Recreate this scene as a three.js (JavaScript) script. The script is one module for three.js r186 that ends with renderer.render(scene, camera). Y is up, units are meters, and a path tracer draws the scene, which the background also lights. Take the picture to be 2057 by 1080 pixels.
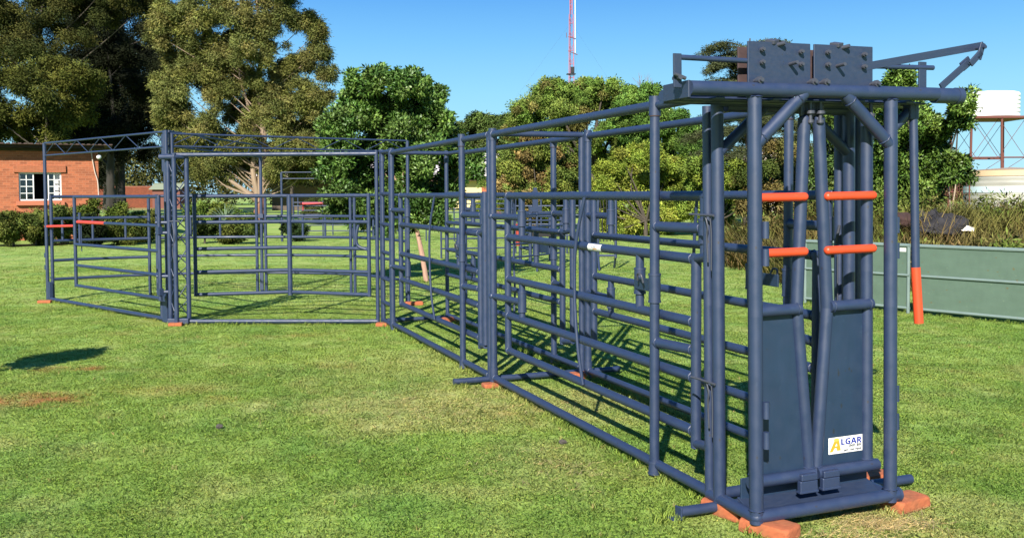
import * as THREE from 'three';
import { mergeGeometries } from 'three/addons/utils/BufferGeometryUtils.js';
import { RoundedBoxGeometry } from 'three/addons/geometries/RoundedBoxGeometry.js';
import { ImprovedNoise } from 'three/addons/math/ImprovedNoise.js';

// ------------------------------------------------------------------ camera, sky, sun, exposure
const scene = new THREE.Scene();
const camera = new THREE.PerspectiveCamera(31.73, 2057 / 1080, 0.1, 2500);
camera.position.set(0, 1.65, 0);
camera.rotation.set(-0.04, 0, -0.005, 'YXZ');
camera.setViewOffset(2057, 1080, 0, 76, 2057, 1080);          // a lens shifted down: the photograph is cropped

const SKY = [                                                  // elevation in degrees, linear radiance
  [-90, 0.04, 0.05, 0.02], [-4, 0.07, 0.09, 0.04], [-0.5, 0.18, 0.24, 0.22],
  [0, 0.27, 0.45, 0.535], [3, 0.225, 0.43, 0.53], [6, 0.170, 0.378, 0.525], [9, 0.110, 0.298, 0.512], [12, 0.063, 0.212, 0.47], [20, 0.036, 0.145, 0.37],
  [45, 0.022, 0.088, 0.245], [90, 0.016, 0.062, 0.18]];
{
  const W = 8, H = 1024, data = new Float32Array(W * H * 4);
  for (let j = 0; j < H; j++) {
    const el = ((j + 0.5) / H - 0.5) * 180;
    let k = 0; while (k < SKY.length - 2 && SKY[k + 1][0] < el) k++;
    const a = SKY[k], b = SKY[k + 1], t = Math.min(1, Math.max(0, (el - a[0]) / (b[0] - a[0])));
    for (let i = 0; i < W; i++) { const o = (j * W + i) * 4; for (let c = 0; c < 3; c++) data[o + c] = a[c + 1] + (b[c + 1] - a[c + 1]) * t; data[o + 3] = 1; }
  }
  const sky = new THREE.DataTexture(data, W, H, THREE.RGBAFormat, THREE.FloatType);
  sky.mapping = THREE.EquirectangularReflectionMapping; sky.magFilter = sky.minFilter = THREE.LinearFilter; sky.colorSpace = THREE.LinearSRGBColorSpace; sky.needsUpdate = true;
  scene.background = sky; scene.environment = sky;
}
const sun = new THREE.DirectionalLight(new THREE.Color(1, 0.94, 0.83), 4.8);
sun.position.set(-22.9, 62.2, 74.9); sun.castShadow = true; sun.shadow.radius = 1;
sun.shadow.mapSize.set(4096, 4096);
Object.assign(sun.shadow.camera, { left: -60, right: 60, top: 60, bottom: -60, near: 1, far: 300 });
scene.add(sun, sun.target); sun.target.position.set(0, 0, -20);
const renderer = new THREE.WebGLRenderer({ antialias: true });
renderer.toneMapping = THREE.LinearToneMapping;
renderer.toneMappingExposure = 2.0;
renderer.shadowMap.enabled = true;

// ------------------------------------------------------------------ helpers
let seed = 7;
const rnd = () => { seed |= 0; seed = seed + 0x6D2B79F5 | 0; let t = Math.imul(seed ^ seed >>> 15, 1 | seed); t = t + Math.imul(t ^ t >>> 7, 61 | t) ^ t; return ((t ^ t >>> 14) >>> 0) / 4294967296; };
const rr = (a, b) => a + (b - a) * rnd();
const gauss = () => (rnd() + rnd() + rnd() - 1.5) * 1.15;
const perlin = new ImprovedNoise();
const noise = (x, y, z = 0.37) => perlin.noise(x, y, z);
const fbm = (x, y, n = 4) => { let s = 0, a = 0.5, f = 1; for (let i = 0; i < n; i++) { s += a * noise(x * f + 13.1 * i, y * f - 7.7 * i, 0.3 + i); a *= 0.5; f *= 2.03; } return s; };
const lin = (r, g, b) => new THREE.Color().setRGB(r, g, b);
const v3 = (x, y, z) => new THREE.Vector3(x, y, z);
const at = (X, D, h = 0) => v3(X, h, -D);                     // metres right of, and ahead of, the place the photo was taken from
const names = {};
function numbered(n) { const k = names[n] = (names[n] ?? -1) + 1; return k ? `${n}_${String(k).padStart(3, '0')}` : n; }
function tag(o, label, category, group, kind) {
  if (label) o.userData.label = label; if (category) o.userData.category = category;
  if (group) o.userData.group = group; if (kind) o.userData.kind = kind; return o;
}
function thing(name, label, category, pos = v3(0, 0, 0), turn = 0, group) {
  const o = new THREE.Group(); o.name = numbered(name); o.position.copy(pos); o.rotation.y = turn; scene.add(o);
  return tag(o, label, category, group);
}
function flat(g) { const h = g.index ? g.toNonIndexed() : g; for (const k of Object.keys(h.attributes)) if (!['position', 'normal', 'uv'].includes(k)) h.deleteAttribute(k); return h; }
function mesh(name, geos, mat, parent = scene) {
  geos = [].concat(geos);
  const g = geos.length > 1 ? mergeGeometries(geos.map(flat)) : geos[0];
  const m = new THREE.Mesh(g, mat); m.name = parent === scene ? numbered(name) : name; m.castShadow = m.receiveShadow = true; parent.add(m); return m;
}
const UPV = v3(0, 1, 0);
function tube(a, b, r, seg = 14, r2 = r) {
  a = Array.isArray(a) ? v3(...a) : a; b = Array.isArray(b) ? v3(...b) : b;
  const d = b.clone().sub(a), L = d.length();
  const g = new THREE.CylinderGeometry(r2, r, L, seg, 1);
  const uv = g.attributes.uv; for (let i = 0; i < uv.count; i++) uv.setXY(i, uv.getX(i) * 0.2, uv.getY(i) * L);
  g.applyQuaternion(new THREE.Quaternion().setFromUnitVectors(UPV, d.normalize()));
  const c = a.clone().add(b).multiplyScalar(0.5); g.translate(c.x, c.y, c.z); return g;
}
function bead(p, dir, r) {                                      // lumpy ring of weld round the end of a tube
  const g = new THREE.TorusGeometry(r, 0.0042, 5, 18), q = g.attributes.position; for (let i = 0; i < q.count; i++) { const a = Math.atan2(q.getY(i), q.getX(i)), k = 1 + 0.07 * Math.sin(a * 9 + r * 900); q.setXYZ(i, q.getX(i) * k, q.getY(i) * k, q.getZ(i) * (1 + 0.5 * Math.sin(a * 13))); }
  g.computeVertexNormals(); g.applyQuaternion(new THREE.Quaternion().setFromUnitVectors(v3(0, 0, 1), dir)); g.translate(p.x, p.y, p.z); return g;
}
function welded(a, b, r, into = 0.03, seg = 14) {               // tube with a weld bead where each end meets a post of that radius
  const A = v3(...a), B = v3(...b), d = B.clone().sub(A).normalize(); return [tube(a, b, r, seg), bead(A.clone().addScaledVector(d, into), d, r), bead(B.clone().addScaledVector(d, -into), d, r)];
}
function ball(c, r, seg = 12) { const g = new THREE.SphereGeometry(r, seg, 8); g.translate(...c); return g; }
function bend(pts, r, n = 24, seg = 10) { return new THREE.TubeGeometry(new THREE.CatmullRomCurve3(pts.map((p) => Array.isArray(p) ? v3(...p) : p)), n, r, seg, false); }
function box(x, y, z, w, h, d, r = 0.004, rot) {
  const g = new RoundedBoxGeometry(w, h, d, 2, Math.min(r, w / 2.2, h / 2.2, d / 2.2)); if (rot) { if (rot[0]) g.rotateX(rot[0]); if (rot[1]) g.rotateY(rot[1]); if (rot[2]) g.rotateZ(rot[2]); } g.translate(x, y, z); return g;
}
function bar(a, b, w, t) {                                     // flat bar between two points of the x-y plane, t deep
  a = v3(...a); b = v3(...b); const d = b.clone().sub(a), L = d.length();
  const g = new RoundedBoxGeometry(L, w, t, 1, 0.002); g.rotateZ(Math.atan2(d.y, d.x)); g.translate((a.x + b.x) / 2, (a.y + b.y) / 2, (a.z + b.z) / 2); return g;
}
function taper(pts, r0, r1, n = 14, seg = 8, wob = 0) {        // tapered limb
  const c = new THREE.CatmullRomCurve3(pts), g = new THREE.TubeGeometry(c, n, 1, seg, false), p = g.attributes.position;
  for (let i = 0; i <= n; i++) {
    const t = i / n, q = c.getPointAt(t), r = r0 + (r1 - r0) * Math.pow(t, 0.8) * 1;
    for (let j = 0; j <= seg; j++) { const k = i * (seg + 1) + j, w = r * (1 + wob * noise(j % seg * 1.3, i * 0.7, r0 * 9)); p.setXYZ(k, q.x + (p.getX(k) - q.x) * w, q.y + (p.getY(k) - q.y) * w, q.z + (p.getZ(k) - q.z) * w); }
  }
  g.computeVertexNormals(); return g;
}
function noiseTex(size, fn, repeat = [1, 1], srgb = false) {
  const d = new Uint8Array(size * size * 4);
  for (let j = 0; j < size; j++) for (let i = 0; i < size; i++) { const c = fn(i / size, j / size); const o = (j * size + i) * 4; for (let k = 0; k < 3; k++) d[o + k] = Math.max(0, Math.min(255, 255 * c[k])); d[o + 3] = 255; }
  const t = new THREE.DataTexture(d, size, size, THREE.RGBAFormat); t.wrapS = t.wrapT = THREE.RepeatWrapping; t.magFilter = THREE.LinearFilter; t.minFilter = THREE.LinearMipmapLinearFilter; t.generateMipmaps = true;
  t.repeat.set(...repeat); if (srgb) t.colorSpace = THREE.SRGBColorSpace; t.needsUpdate = true; return t;
}
const std = (c, roughness, o = {}) => new THREE.MeshStandardMaterial({ color: c, roughness, side: THREE.DoubleSide, ...o });

// ------------------------------------------------------------------ materials
const mottle = noiseTex(256, (u, v) => { const n = 0.85 + 0.4 * fbm(u * 9, v * 9, 4); return [n, n, n]; }, [1, 1]);
const roughMap = noiseTex(256, (u, v) => { const n = 0.85 + 0.5 * fbm(u * 14 + 5, v * 14, 4); return [n, n, n]; }, [1, 1]);
const chips = []; for (let i = 0; i < 130; i++) chips.push([rnd(), rnd(), rr(0.0015, 0.006), rr(0.3, 2.5), rnd() < 0.35 ? 1 : 0]);
const paint = noiseTex(512, (u, v) => {                       // brushed enamel: faint runs, dust, scuffs and a few rusty chips
  let n = 0.80 + 0.13 * fbm(u * 7, v * 7, 4) + 0.08 * fbm(u * 40, v * 5, 3) + 0.04 * (rnd() - 0.5), c = [n, n, n];
  for (const [x, y, r, q, rust] of chips) { const dx = (u - x) / r, dy = (v - y) / (r * q); if (dx * dx + dy * dy < 1) c = rust ? [n * 1.25, n * 0.75, n * 0.5] : [n * 1.22, n * 1.18, n * 1.12]; }
  return c;
}, [1, 1]);
const enamel = (c, roughness, ior) => new THREE.MeshPhysicalMaterial({ color: c, roughness, ior, map: paint, roughnessMap: roughMap, side: THREE.DoubleSide });
const M = {
  steel: enamel(lin(0.0220, 0.0385, 0.095), 0.57, 1.62),
  steelPlate: enamel(lin(0.0225, 0.037, 0.080), 0.62, 1.6),
  sheet: enamel(lin(0.0170, 0.037, 0.080), 0.58, 1.5),
  rusty: std(lin(0.06, 0.034, 0.034), 0.8, { map: mottle }),
  bolt: std(lin(0.062, 0.066, 0.088), 0.45, { metalness: 0.2 }),
  orange: std(lin(0.76, 0.079, 0.026), 0.42, { map: paint }),
  orangeDull: std(lin(0.62, 0.06, 0.04), 0.5, { map: paint }),
  green: std(lin(0.116, 0.175, 0.133), 0.5, { map: paint, roughnessMap: roughMap }),
  greenRail: std(lin(0.195, 0.26, 0.245), 0.42, { map: paint }),
  brickPaver: std(lin(0.42, 0.115, 0.045), 0.92, { map: mottle, bumpMap: mottle, bumpScale: 0.006 }),
  white: std(lin(0.72, 0.72, 0.70), 0.6),
  bark: std(lin(0.08, 0.065, 0.05), 0.95, { map: mottle }),
  barkPale: std(lin(0.33, 0.24, 0.17), 0.9, { map: mottle }),
  barkRed: std(lin(0.25, 0.12, 0.07), 0.9, { map: mottle }),
  rust: std(lin(0.13, 0.04, 0.03), 0.8),
  dark: std(lin(0.015, 0.015, 0.017), 0.8),
  dryWood: std(lin(0.36, 0.28, 0.20), 0.9),
};

// ------------------------------------------------------------------ lawn
const patches = [[-3.95, 7.58, 0.55, 0.28, 'soil', 1.0], [-3.05, 7.95, 0.55, 0.2, 'soil', 0.26], [-4.25, 8.95, 0.30, 0.18, 'soil', 0.9], [-2.4, 7.6, 0.22, 0.12, 'soil', 0.4], [-0.02, 6.98, 0.15, 0.09, 'soil', 0.7], [-1.75, 9.1, 0.25, 0.15, 'soil', 0.4], [-2.6, 11.0, 0.6, 0.2, 'soil', 0.3],
  [-0.35, 7.3, 1.6, 0.85, 'dry', 0.55], [-0.9, 8.9, 1.3, 1.0, 'dry', 0.3], [0.2, 5.7, 0.5, 0.7, 'dry', 0.3], [1.75, 4.7, 0.45, 0.25, 'dry', 0.6], [2.0, 4.2, 0.6, 0.3, 'dry', 0.4], [-1.1, 4.2, 0.22, 0.16, 'dry', 0.6], [-3.8, 6.2, 0.7, 0.25, 'dry', 0.3], [2.3, 4.7, 0.5, 0.5, 'dry', 0.4]];
const cA = [0.262, 0.435, 0.070], cB = [0.355, 0.492, 0.094], cDeep = [0.180, 0.365, 0.062], cDry = [0.58, 0.55, 0.22], cSoil = [0.44, 0.20, 0.06];
const mixc = (a, b, t) => [a[0] + (b[0] - a[0]) * t, a[1] + (b[1] - a[1]) * t, a[2] + (b[2] - a[2]) * t];
function lawnTone(X, D) {
  const far = Math.min(1, Math.max(0, (D - 6) / 9));
  let c = mixc(cA, cB, Math.min(1, Math.max(0, 0.42 + 0.25 * far + 1.1 * fbm(X * 0.45 + 3, D * 0.33))));
  c = mixc(c, cDeep, Math.min(0.75, Math.max(0, 0.12 + 1.5 * fbm(X * 1.6 - 9, D * 1.3 + 4, 3))));
  c = mixc(c, cDry, Math.min(0.7, Math.max(0, -0.02 + 1.1 * fbm(X * 2.6 + 31, D * 2.2, 4))));
  let bare = 0;
  for (const [x, d, rx, rd, kind, amt] of patches) {
    const q = ((X - x) / rx) ** 2 + ((D - d) / rd) ** 2; if (q > 4) continue;
    const t = amt * Math.min(1, Math.max(0, kind === 'soil' ? (1.1 - q) * 0.8 + 3.4 * fbm(X * 6 + 2, D * 6 + 1, 4) : (1.25 - q) * 0.9 + 1.8 * fbm(X * 5 + 2, D * 5 + 1, 3)));
    if (t <= 0) continue;
    c = mixc(c, kind === 'soil' ? cSoil : cDry, t); if (kind === 'soil') bare = Math.max(bare, t);
  }
  return [c, bare];
}
{
  const axis = (lo, hi, step, far) => { const a = []; for (let x = lo; x <= hi + 1e-6; x += step) a.push(x); let s = step, x = hi; while (x < far) { s *= 1.35; x += s; a.push(x); } s = step; x = lo; while (x > -far) { s *= 1.35; x -= s; a.unshift(x); } return a; };
  const xs = axis(-18, 16, 0.2, 900), ds = axis(1, 44, 0.2, 900), pos = [], uv = [], col = [], idx = [], nx = xs.length;
  for (const D of ds) for (const X of xs) {
    pos.push(X, 0.006 * fbm(X * 1.3, D * 1.3, 2), -D); uv.push(X / 1.7, D / 1.7);
    const [c] = lawnTone(X, D); const k = 0.84; col.push(c[0] * k, c[1] * k * 0.97, c[2] * k);
  }
  for (let j = 0; j < ds.length - 1; j++) for (let i = 0; i < nx - 1; i++) { const a = j * nx + i; idx.push(a, a + 1, a + nx, a + 1, a + nx + 1, a + nx); }
  const g = new THREE.BufferGeometry(); g.setAttribute('position', new THREE.Float32BufferAttribute(pos, 3)); g.setAttribute('uv', new THREE.Float32BufferAttribute(uv, 2)); g.setAttribute('color', new THREE.Float32BufferAttribute(col, 3)); g.setIndex(idx); g.computeVertexNormals();
  const grain = noiseTex(1024, (u, v) => {
    const n = 0.96 + 0.4 * fbm(u * 60, v * 60, 3) + 0.3 * fbm(u * 11 + 3, v * 11, 3) + (rnd() - 0.5) * 0.24; return [n * 1.02, n, n * 0.9];
  });
  const lawn = mesh('lawn', g, new THREE.MeshStandardMaterial({ vertexColors: true, map: grain, bumpMap: grain, bumpScale: 0.004, roughness: 0.95 }));
  tag(lawn, 'mown green lawn with straw coloured and bare soil patches', 'lawn', null, 'structure');
}
// grass blades standing on the lawn
function bladeTuft(n, spread, h, w, lean) {
  const pos = [], nor = [], idx = [], col = [];
  for (let i = 0; i < n; i++) {
    const tone = rr(0.62, 1.38), warm = rr(0.9, 1.2);
    const a = rr(0, 6.283), r = spread * Math.sqrt(rnd()), bx = Math.cos(a) * r, bz = Math.sin(a) * r, ya = rr(0, 6.283), ll = lean * rr(0.3, 1.3), hh = h * rr(0.55, 1.2), wx = Math.cos(ya) * w / 2, wz = Math.sin(ya) * w / 2, la = rr(0, 6.283), lx = Math.cos(la) * ll, lz = Math.sin(la) * ll;
    const k = pos.length / 3;
    pos.push(bx - wx, -0.004, bz - wz, bx + wx, -0.004, bz + wz, bx - wx * 0.8 + lx * 0.45, hh * 0.6, bz - wz * 0.8 + lz * 0.45, bx + wx * 0.8 + lx * 0.45, hh * 0.6, bz + wz * 0.8 + lz * 0.45, bx + lx * 1.2, hh, bz + lz * 1.2);
    for (let q = 0; q < 5; q++) { const nn = v3(-Math.sin(ya) * 0.22 + lx / (h * 7), 0.95, Math.cos(ya) * 0.22 + lz / (h * 7)).normalize(); nor.push(nn.x, nn.y, nn.z); col.push(tone * warm, tone, tone * 0.95); }
    idx.push(k, k + 1, k + 2, k + 1, k + 3, k + 2, k + 2, k + 3, k + 4);
  }
  const g = new THREE.BufferGeometry(); g.setAttribute('position', new THREE.Float32BufferAttribute(pos, 3)); g.setAttribute('normal', new THREE.Float32BufferAttribute(nor, 3)); g.setAttribute('color', new THREE.Float32BufferAttribute(col, 3)); g.setIndex(idx); return g;
}
const bladeMat = new THREE.MeshPhysicalMaterial({ color: 0xffffff, roughness: 0.8, specularIntensity: 0.25, side: THREE.DoubleSide, vertexColors: true, transmission: 0.22, thickness: 0 });
function scatter(name, geo, mat, list, parent = scene) {       // list of [Matrix4, Color]
  const im = new THREE.InstancedMesh(geo, mat, list.length); im.name = parent === scene ? numbered(name) : name;
  list.forEach(([m, c], i) => { im.setMatrixAt(i, m); im.setColorAt(i, c); }); im.castShadow = im.receiveShadow = true; parent.add(im); return im;
}
const QT = new THREE.Quaternion();
function placeM(x, y, z, s, yaw, sy = s) { return new THREE.Matrix4().compose(v3(x, y, z), QT.setFromAxisAngle(UPV, yaw).clone(), v3(s, sy, s)); }
{
  const tufts = [bladeTuft(18, 0.07, 0.0115, 0.0034, 0.026), bladeTuft(18, 0.07, 0.009, 0.0036, 0.032)], lists = [[], []];
  const add = (X, D, s, keep) => {
    const [c, bare] = lawnTone(X, D); if (rnd() < bare * 0.6) return;
    const j = rr(0.88, 1.14), dry = rnd() < 0.07 ? rr(0.2, 0.8) : 0, cc = mixc(c, [0.34, 0.31, 0.12], dry);
    lists[rnd() < 0.5 ? 0 : 1].push([placeM(X, 0, -D, s * rr(0.75, 1.25), rr(0, 6.28), Math.min(s, 1.5) * rr(0.6, 1.25)), lin(cc[0] * j * rr(0.92, 1.1), cc[1] * j, cc[2] * j)]);
  };
  const band = (d0, d1, dens, s) => {
    const n = Math.round(dens * 0.92 * (d1 * d1 - d0 * d0)); 
    for (let i = 0; i < n; i++) { const D = Math.sqrt(rr(d0 * d0, d1 * d1)); add(D * rr(-0.92, 0.92), D, s); }
  };
  band(3.2, 6, 1250, 1); band(6, 9, 800, 1.12); band(9, 14, 480, 1.2); band(14, 22, 130, 1.7); band(22, 40, 26, 2.4);
  tag(scatter('grass', tufts[0], bladeMat, lists[0]), 'short upright blades of lawn grass', 'grass', null, 'stuff');
  tag(scatter('grass', tufts[1], bladeMat, lists[1]), 'short leaning blades of lawn grass', 'grass', null, 'stuff');
  // straw clippings round the head gate
  const straw = bladeTuft(7, 0.05, 0.012, 0.0028, 0.05), ls = [];
  const sp = (X, D, rx, rd, n) => { for (let i = 0; i < n; i++) { const j = rr(0.7, 1.25); ls.push([placeM(X + gauss() * rx, 0.012, -(D + gauss() * rd), rr(0.7, 1.3), rr(0, 6.28), rr(0.5, 1.3)), lin(0.66 * j, 0.54 * j, 0.26 * j)]); } };
  sp(1.85, 4.62, 0.22, 0.10, 150); sp(2.05, 4.95, 0.12, 0.10, 60); sp(1.6, 4.45, 0.2, 0.1, 60); sp(1.9, 4.25, 0.35, 0.15, 90); sp(-0.4, 7.2, 0.9, 0.5, 160); sp(-1.1, 4.2, 0.15, 0.1, 22); sp(0.3, 5.6, 0.5, 0.5, 60);
  tag(scatter('straw_litter', straw, bladeMat, ls), 'dry straw coloured grass clippings scattered on the lawn', 'straw', null, 'stuff');
}

// ------------------------------------------------------------------ trees and shrubs
function leafClump(n, R, len, wid, droop = 0, squash = 0.8) {  // n kite leaves filling a small ball
  const pos = [], nor = [], idx = [];
  for (let i = 0; i < n; i++) {
    const d = v3(gauss(), gauss() * squash, gauss()).multiplyScalar(R * 0.62), dir = d.clone().normalize().add(v3(gauss() * 0.7, gauss() * 0.5 - droop, gauss() * 0.7)).normalize();
    const side = v3(gauss(), gauss(), gauss()).cross(dir).normalize(), nn = side.clone().cross(dir), L = len * rr(0.7, 1.25), W = wid * rr(0.7, 1.2), k = pos.length / 3;
    const tip = d.clone().addScaledVector(dir, L), mid = d.clone().addScaledVector(dir, L * 0.45).addScaledVector(nn, L * 0.05), l = mid.clone().addScaledVector(side, W / 2), r = mid.clone().addScaledVector(side, -W / 2);
    pos.push(d.x, d.y, d.z, l.x, l.y, l.z, r.x, r.y, r.z, tip.x, tip.y, tip.z);
    // the face looks outwards; its shading is partly that of the round clump
    const face = new THREE.Vector3().crossVectors(l.clone().sub(d), r.clone().sub(d)), flip = face.dot(d) < 0, out = d.clone().normalize(), nf = nn.clone().multiplyScalar(nn.dot(out) < 0 ? -1 : 1), ns = nf.multiplyScalar(0.55).addScaledVector(out, 0.75).normalize();
    for (let q = 0; q < 4; q++) nor.push(ns.x, ns.y, ns.z);
    if (flip) idx.push(k, k + 2, k + 1, k + 1, k + 2, k + 3); else idx.push(k, k + 1, k + 2, k + 1, k + 3, k + 2);
  }
  const g = new THREE.BufferGeometry(); g.setAttribute('position', new THREE.Float32BufferAttribute(pos, 3)); g.setAttribute('normal', new THREE.Float32BufferAttribute(nor, 3)); g.setIndex(idx); return g;
}
const LM = { matt: new THREE.MeshPhysicalMaterial({ color: 0xffffff, roughness: 0.9, specularIntensity: 0.15, side: THREE.DoubleSide }), gloss: new THREE.MeshPhysicalMaterial({ color: 0xffffff, roughness: 0.45, specularIntensity: 0.6, side: THREE.DoubleSide }) };
// blobs: [x, y, z, radius, (tone)] relative to the foot of the tree; each is a bough of leaves
function crownOf(parent, blobs, clump, mat, total, colors, opt = {}) {
  if (opt.sub) blobs = blobs.flatMap((b) => Array.from({ length: opt.sub }, () => {
    const d = v3(gauss(), gauss(), gauss()).normalize().multiplyScalar(b[3] * Math.pow(rnd(), 0.45) * 1.0), q = rr(0.22, 0.55); return [b[0] + d.x, b[1] + d.y * 0.9, b[2] + d.z, b[3] * q, (b[4] ?? 1) * rr(0.8, 1.2)]; }));
  const w = blobs.map((b) => b[3] ** 2), sum = w.reduce((a, b) => a + b, 0), list = [];
  blobs.forEach((b, k) => {
    const n = Math.round(total * w[k] / sum), base = colors[Math.floor(rnd() * colors.length)], off = rr(0, 50), tone = b[4] ?? 1;
    for (let i = 0; i < n; i++) {
      const fz = v3(gauss(), gauss(), gauss()), fl = fz.length(), d = fz.normalize(), lump = 1 + (opt.lump ?? 0.35) * 2 * fbm(d.x * 1.7 + off, d.y * 1.7 + d.z * 1.3, 3), r = opt.sub ? b[3] * fl * 0.62 * lump : b[3] * Math.pow(rnd(), opt.shell ?? 0.38) * lump;
      if ((opt.gap ?? 0) > 0 && fbm(d.x * 2.6 + off * 2, d.y * 2.6 - d.z * 2.1 + off, 3) > 0.5 - opt.gap) continue;
      const p = v3(b[0] + d.x * r, b[1] + d.y * r * (opt.squash ?? 0.85) - (opt.hang ?? 0) * r * rnd(), b[2] + d.z * r);
      if (p.y < (opt.minY ?? 0.05)) continue;
      const j = rr(0.65, 1.35) * tone, q = new THREE.Quaternion().setFromEuler(new THREE.Euler(rr(-0.5, 0.5), rr(0, 6.28), rr(-0.5, 0.5))), s = rr(0.7, 1.25);
      list.push([new THREE.Matrix4().compose(p, q, v3(s, s, s)), lin(base[0] * j * rr(0.9, 1.12), base[1] * j, base[2] * j * rr(0.85, 1.15))]);
    }
  });
  return scatter(opt.name ?? 'crown', clump, mat, list, parent);
}
function treeAt(name, label, X, D, blobs, o, group) {
  const t = thing(name, label, o.category ?? 'tree', at(X, D), 0, group);
  const H = o.fork ?? 2, lean = o.lean ?? [0, 0], top = v3(lean[0], H, lean[1]);
  mesh('trunk', [taper([v3(0, -0.1, 0), v3(lean[0] * 0.3 + rr(-0.04, 0.04) * H * 0.3, H * 0.4, lean[1] * 0.3), v3(lean[0] * 0.7, H * 0.75, lean[1] * 0.7), top], o.r0, o.r0 * 0.72, 14, 10, 0.25)], o.bark, t);
  if (o.leader) {                                              // one long stem, boughs leave it all the way up
    const c = new THREE.CatmullRomCurve3(o.leader.map((q) => v3(...q)));
    mesh('trunk', [taper(o.leader.map((q) => v3(...q)), o.r0 * 0.74, o.r0 * 0.12, 20, 9, 0.2)], o.limbBark ?? o.bark, t);
    for (const e of o.extra ?? []) mesh('trunk', [taper(e.map((q) => v3(...q)), o.r0 * 0.5, o.r0 * 0.08, 16, 8, 0.2)], o.limbBark ?? o.bark, t);
    blobs.forEach((b, k) => {
      if (k % (o.every ?? 1)) return;
      const e = v3(b[0], b[1], b[2]); let best = 0, bd = 1e9; for (let q = 0; q <= 30; q++) { const pt = c.getPoint(q / 30), h = Math.hypot(pt.x - e.x, pt.z - e.z), d = Math.abs(e.y - pt.y - 0.75 * h - 0.4); if (d < bd) { bd = d; best = q / 30; } }
      const st = c.getPoint(best), dl = 0.12 * st.distanceTo(e), m = st.clone().lerp(e, 0.5).add(v3(gauss() * dl, rr(-1, 0.6) * dl, gauss() * dl));
      mesh('limb', [taper([st, m, e], o.r0 * (0.34 - 0.22 * best) * (o.limbK ?? 1), o.r0 * 0.04, 8, 6, 0.15)], o.limbBark ?? o.bark, t);
    });
  } else for (const b of o.limbTo ?? blobs) {
    const e = v3(b[0], b[1], b[2]), m = top.clone().lerp(e, 0.5); m.y += (o.arch ?? -0.08) * e.distanceTo(top); m.x += gauss() * 0.1 * e.distanceTo(top); m.z += gauss() * 0.1 * e.distanceTo(top);
    const st = top.clone().lerp(v3(0, 0, 0), rr(0, 0.15));
    mesh('limb', [taper([st, st.clone().lerp(m, 0.5), m, e], o.r0 * rr(0.42, 0.62), o.r0 * 0.1, 10, 6)], o.limbBark ?? o.bark, t);
  }
  crownOf(t, blobs, o.clump, o.leaf ?? LM.matt, o.count, o.colors, o);
  return t;
}
function cloudBlobs(n, cx, cy, cz, rx, ry, rz, r0, r1, f = 0.75) { // boughs spread through an uneven ellipsoid
  const out = []; for (let i = 0; i < n; i++) { const d = v3(gauss(), gauss(), gauss()).normalize(), k = Math.pow(rnd(), 0.4) * f; out.push([cx + d.x * rx * k, cy + d.y * ry * k, cz + d.z * rz * k, rr(r0, r1), rr(0.8, 1.2)]); } return out;
}
const olive = [[0.150, 0.158, 0.042], [0.138, 0.155, 0.044], [0.172, 0.165, 0.052]], shadeG = [[0.016, 0.021, 0.010], [0.021, 0.025, 0.011]], citrusG = [[0.050, 0.108, 0.020], [0.072, 0.138, 0.024], [0.105, 0.175, 0.036]], midG = [[0.140, 0.230, 0.046], [0.170, 0.255, 0.050], [0.175, 0.230, 0.050]], brightG = [[0.235, 0.290, 0.042], [0.200, 0.270, 0.042], [0.270, 0.300, 0.055]];  // the near-black greens hold a neighbouring tree's cast shadow in their colour
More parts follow.
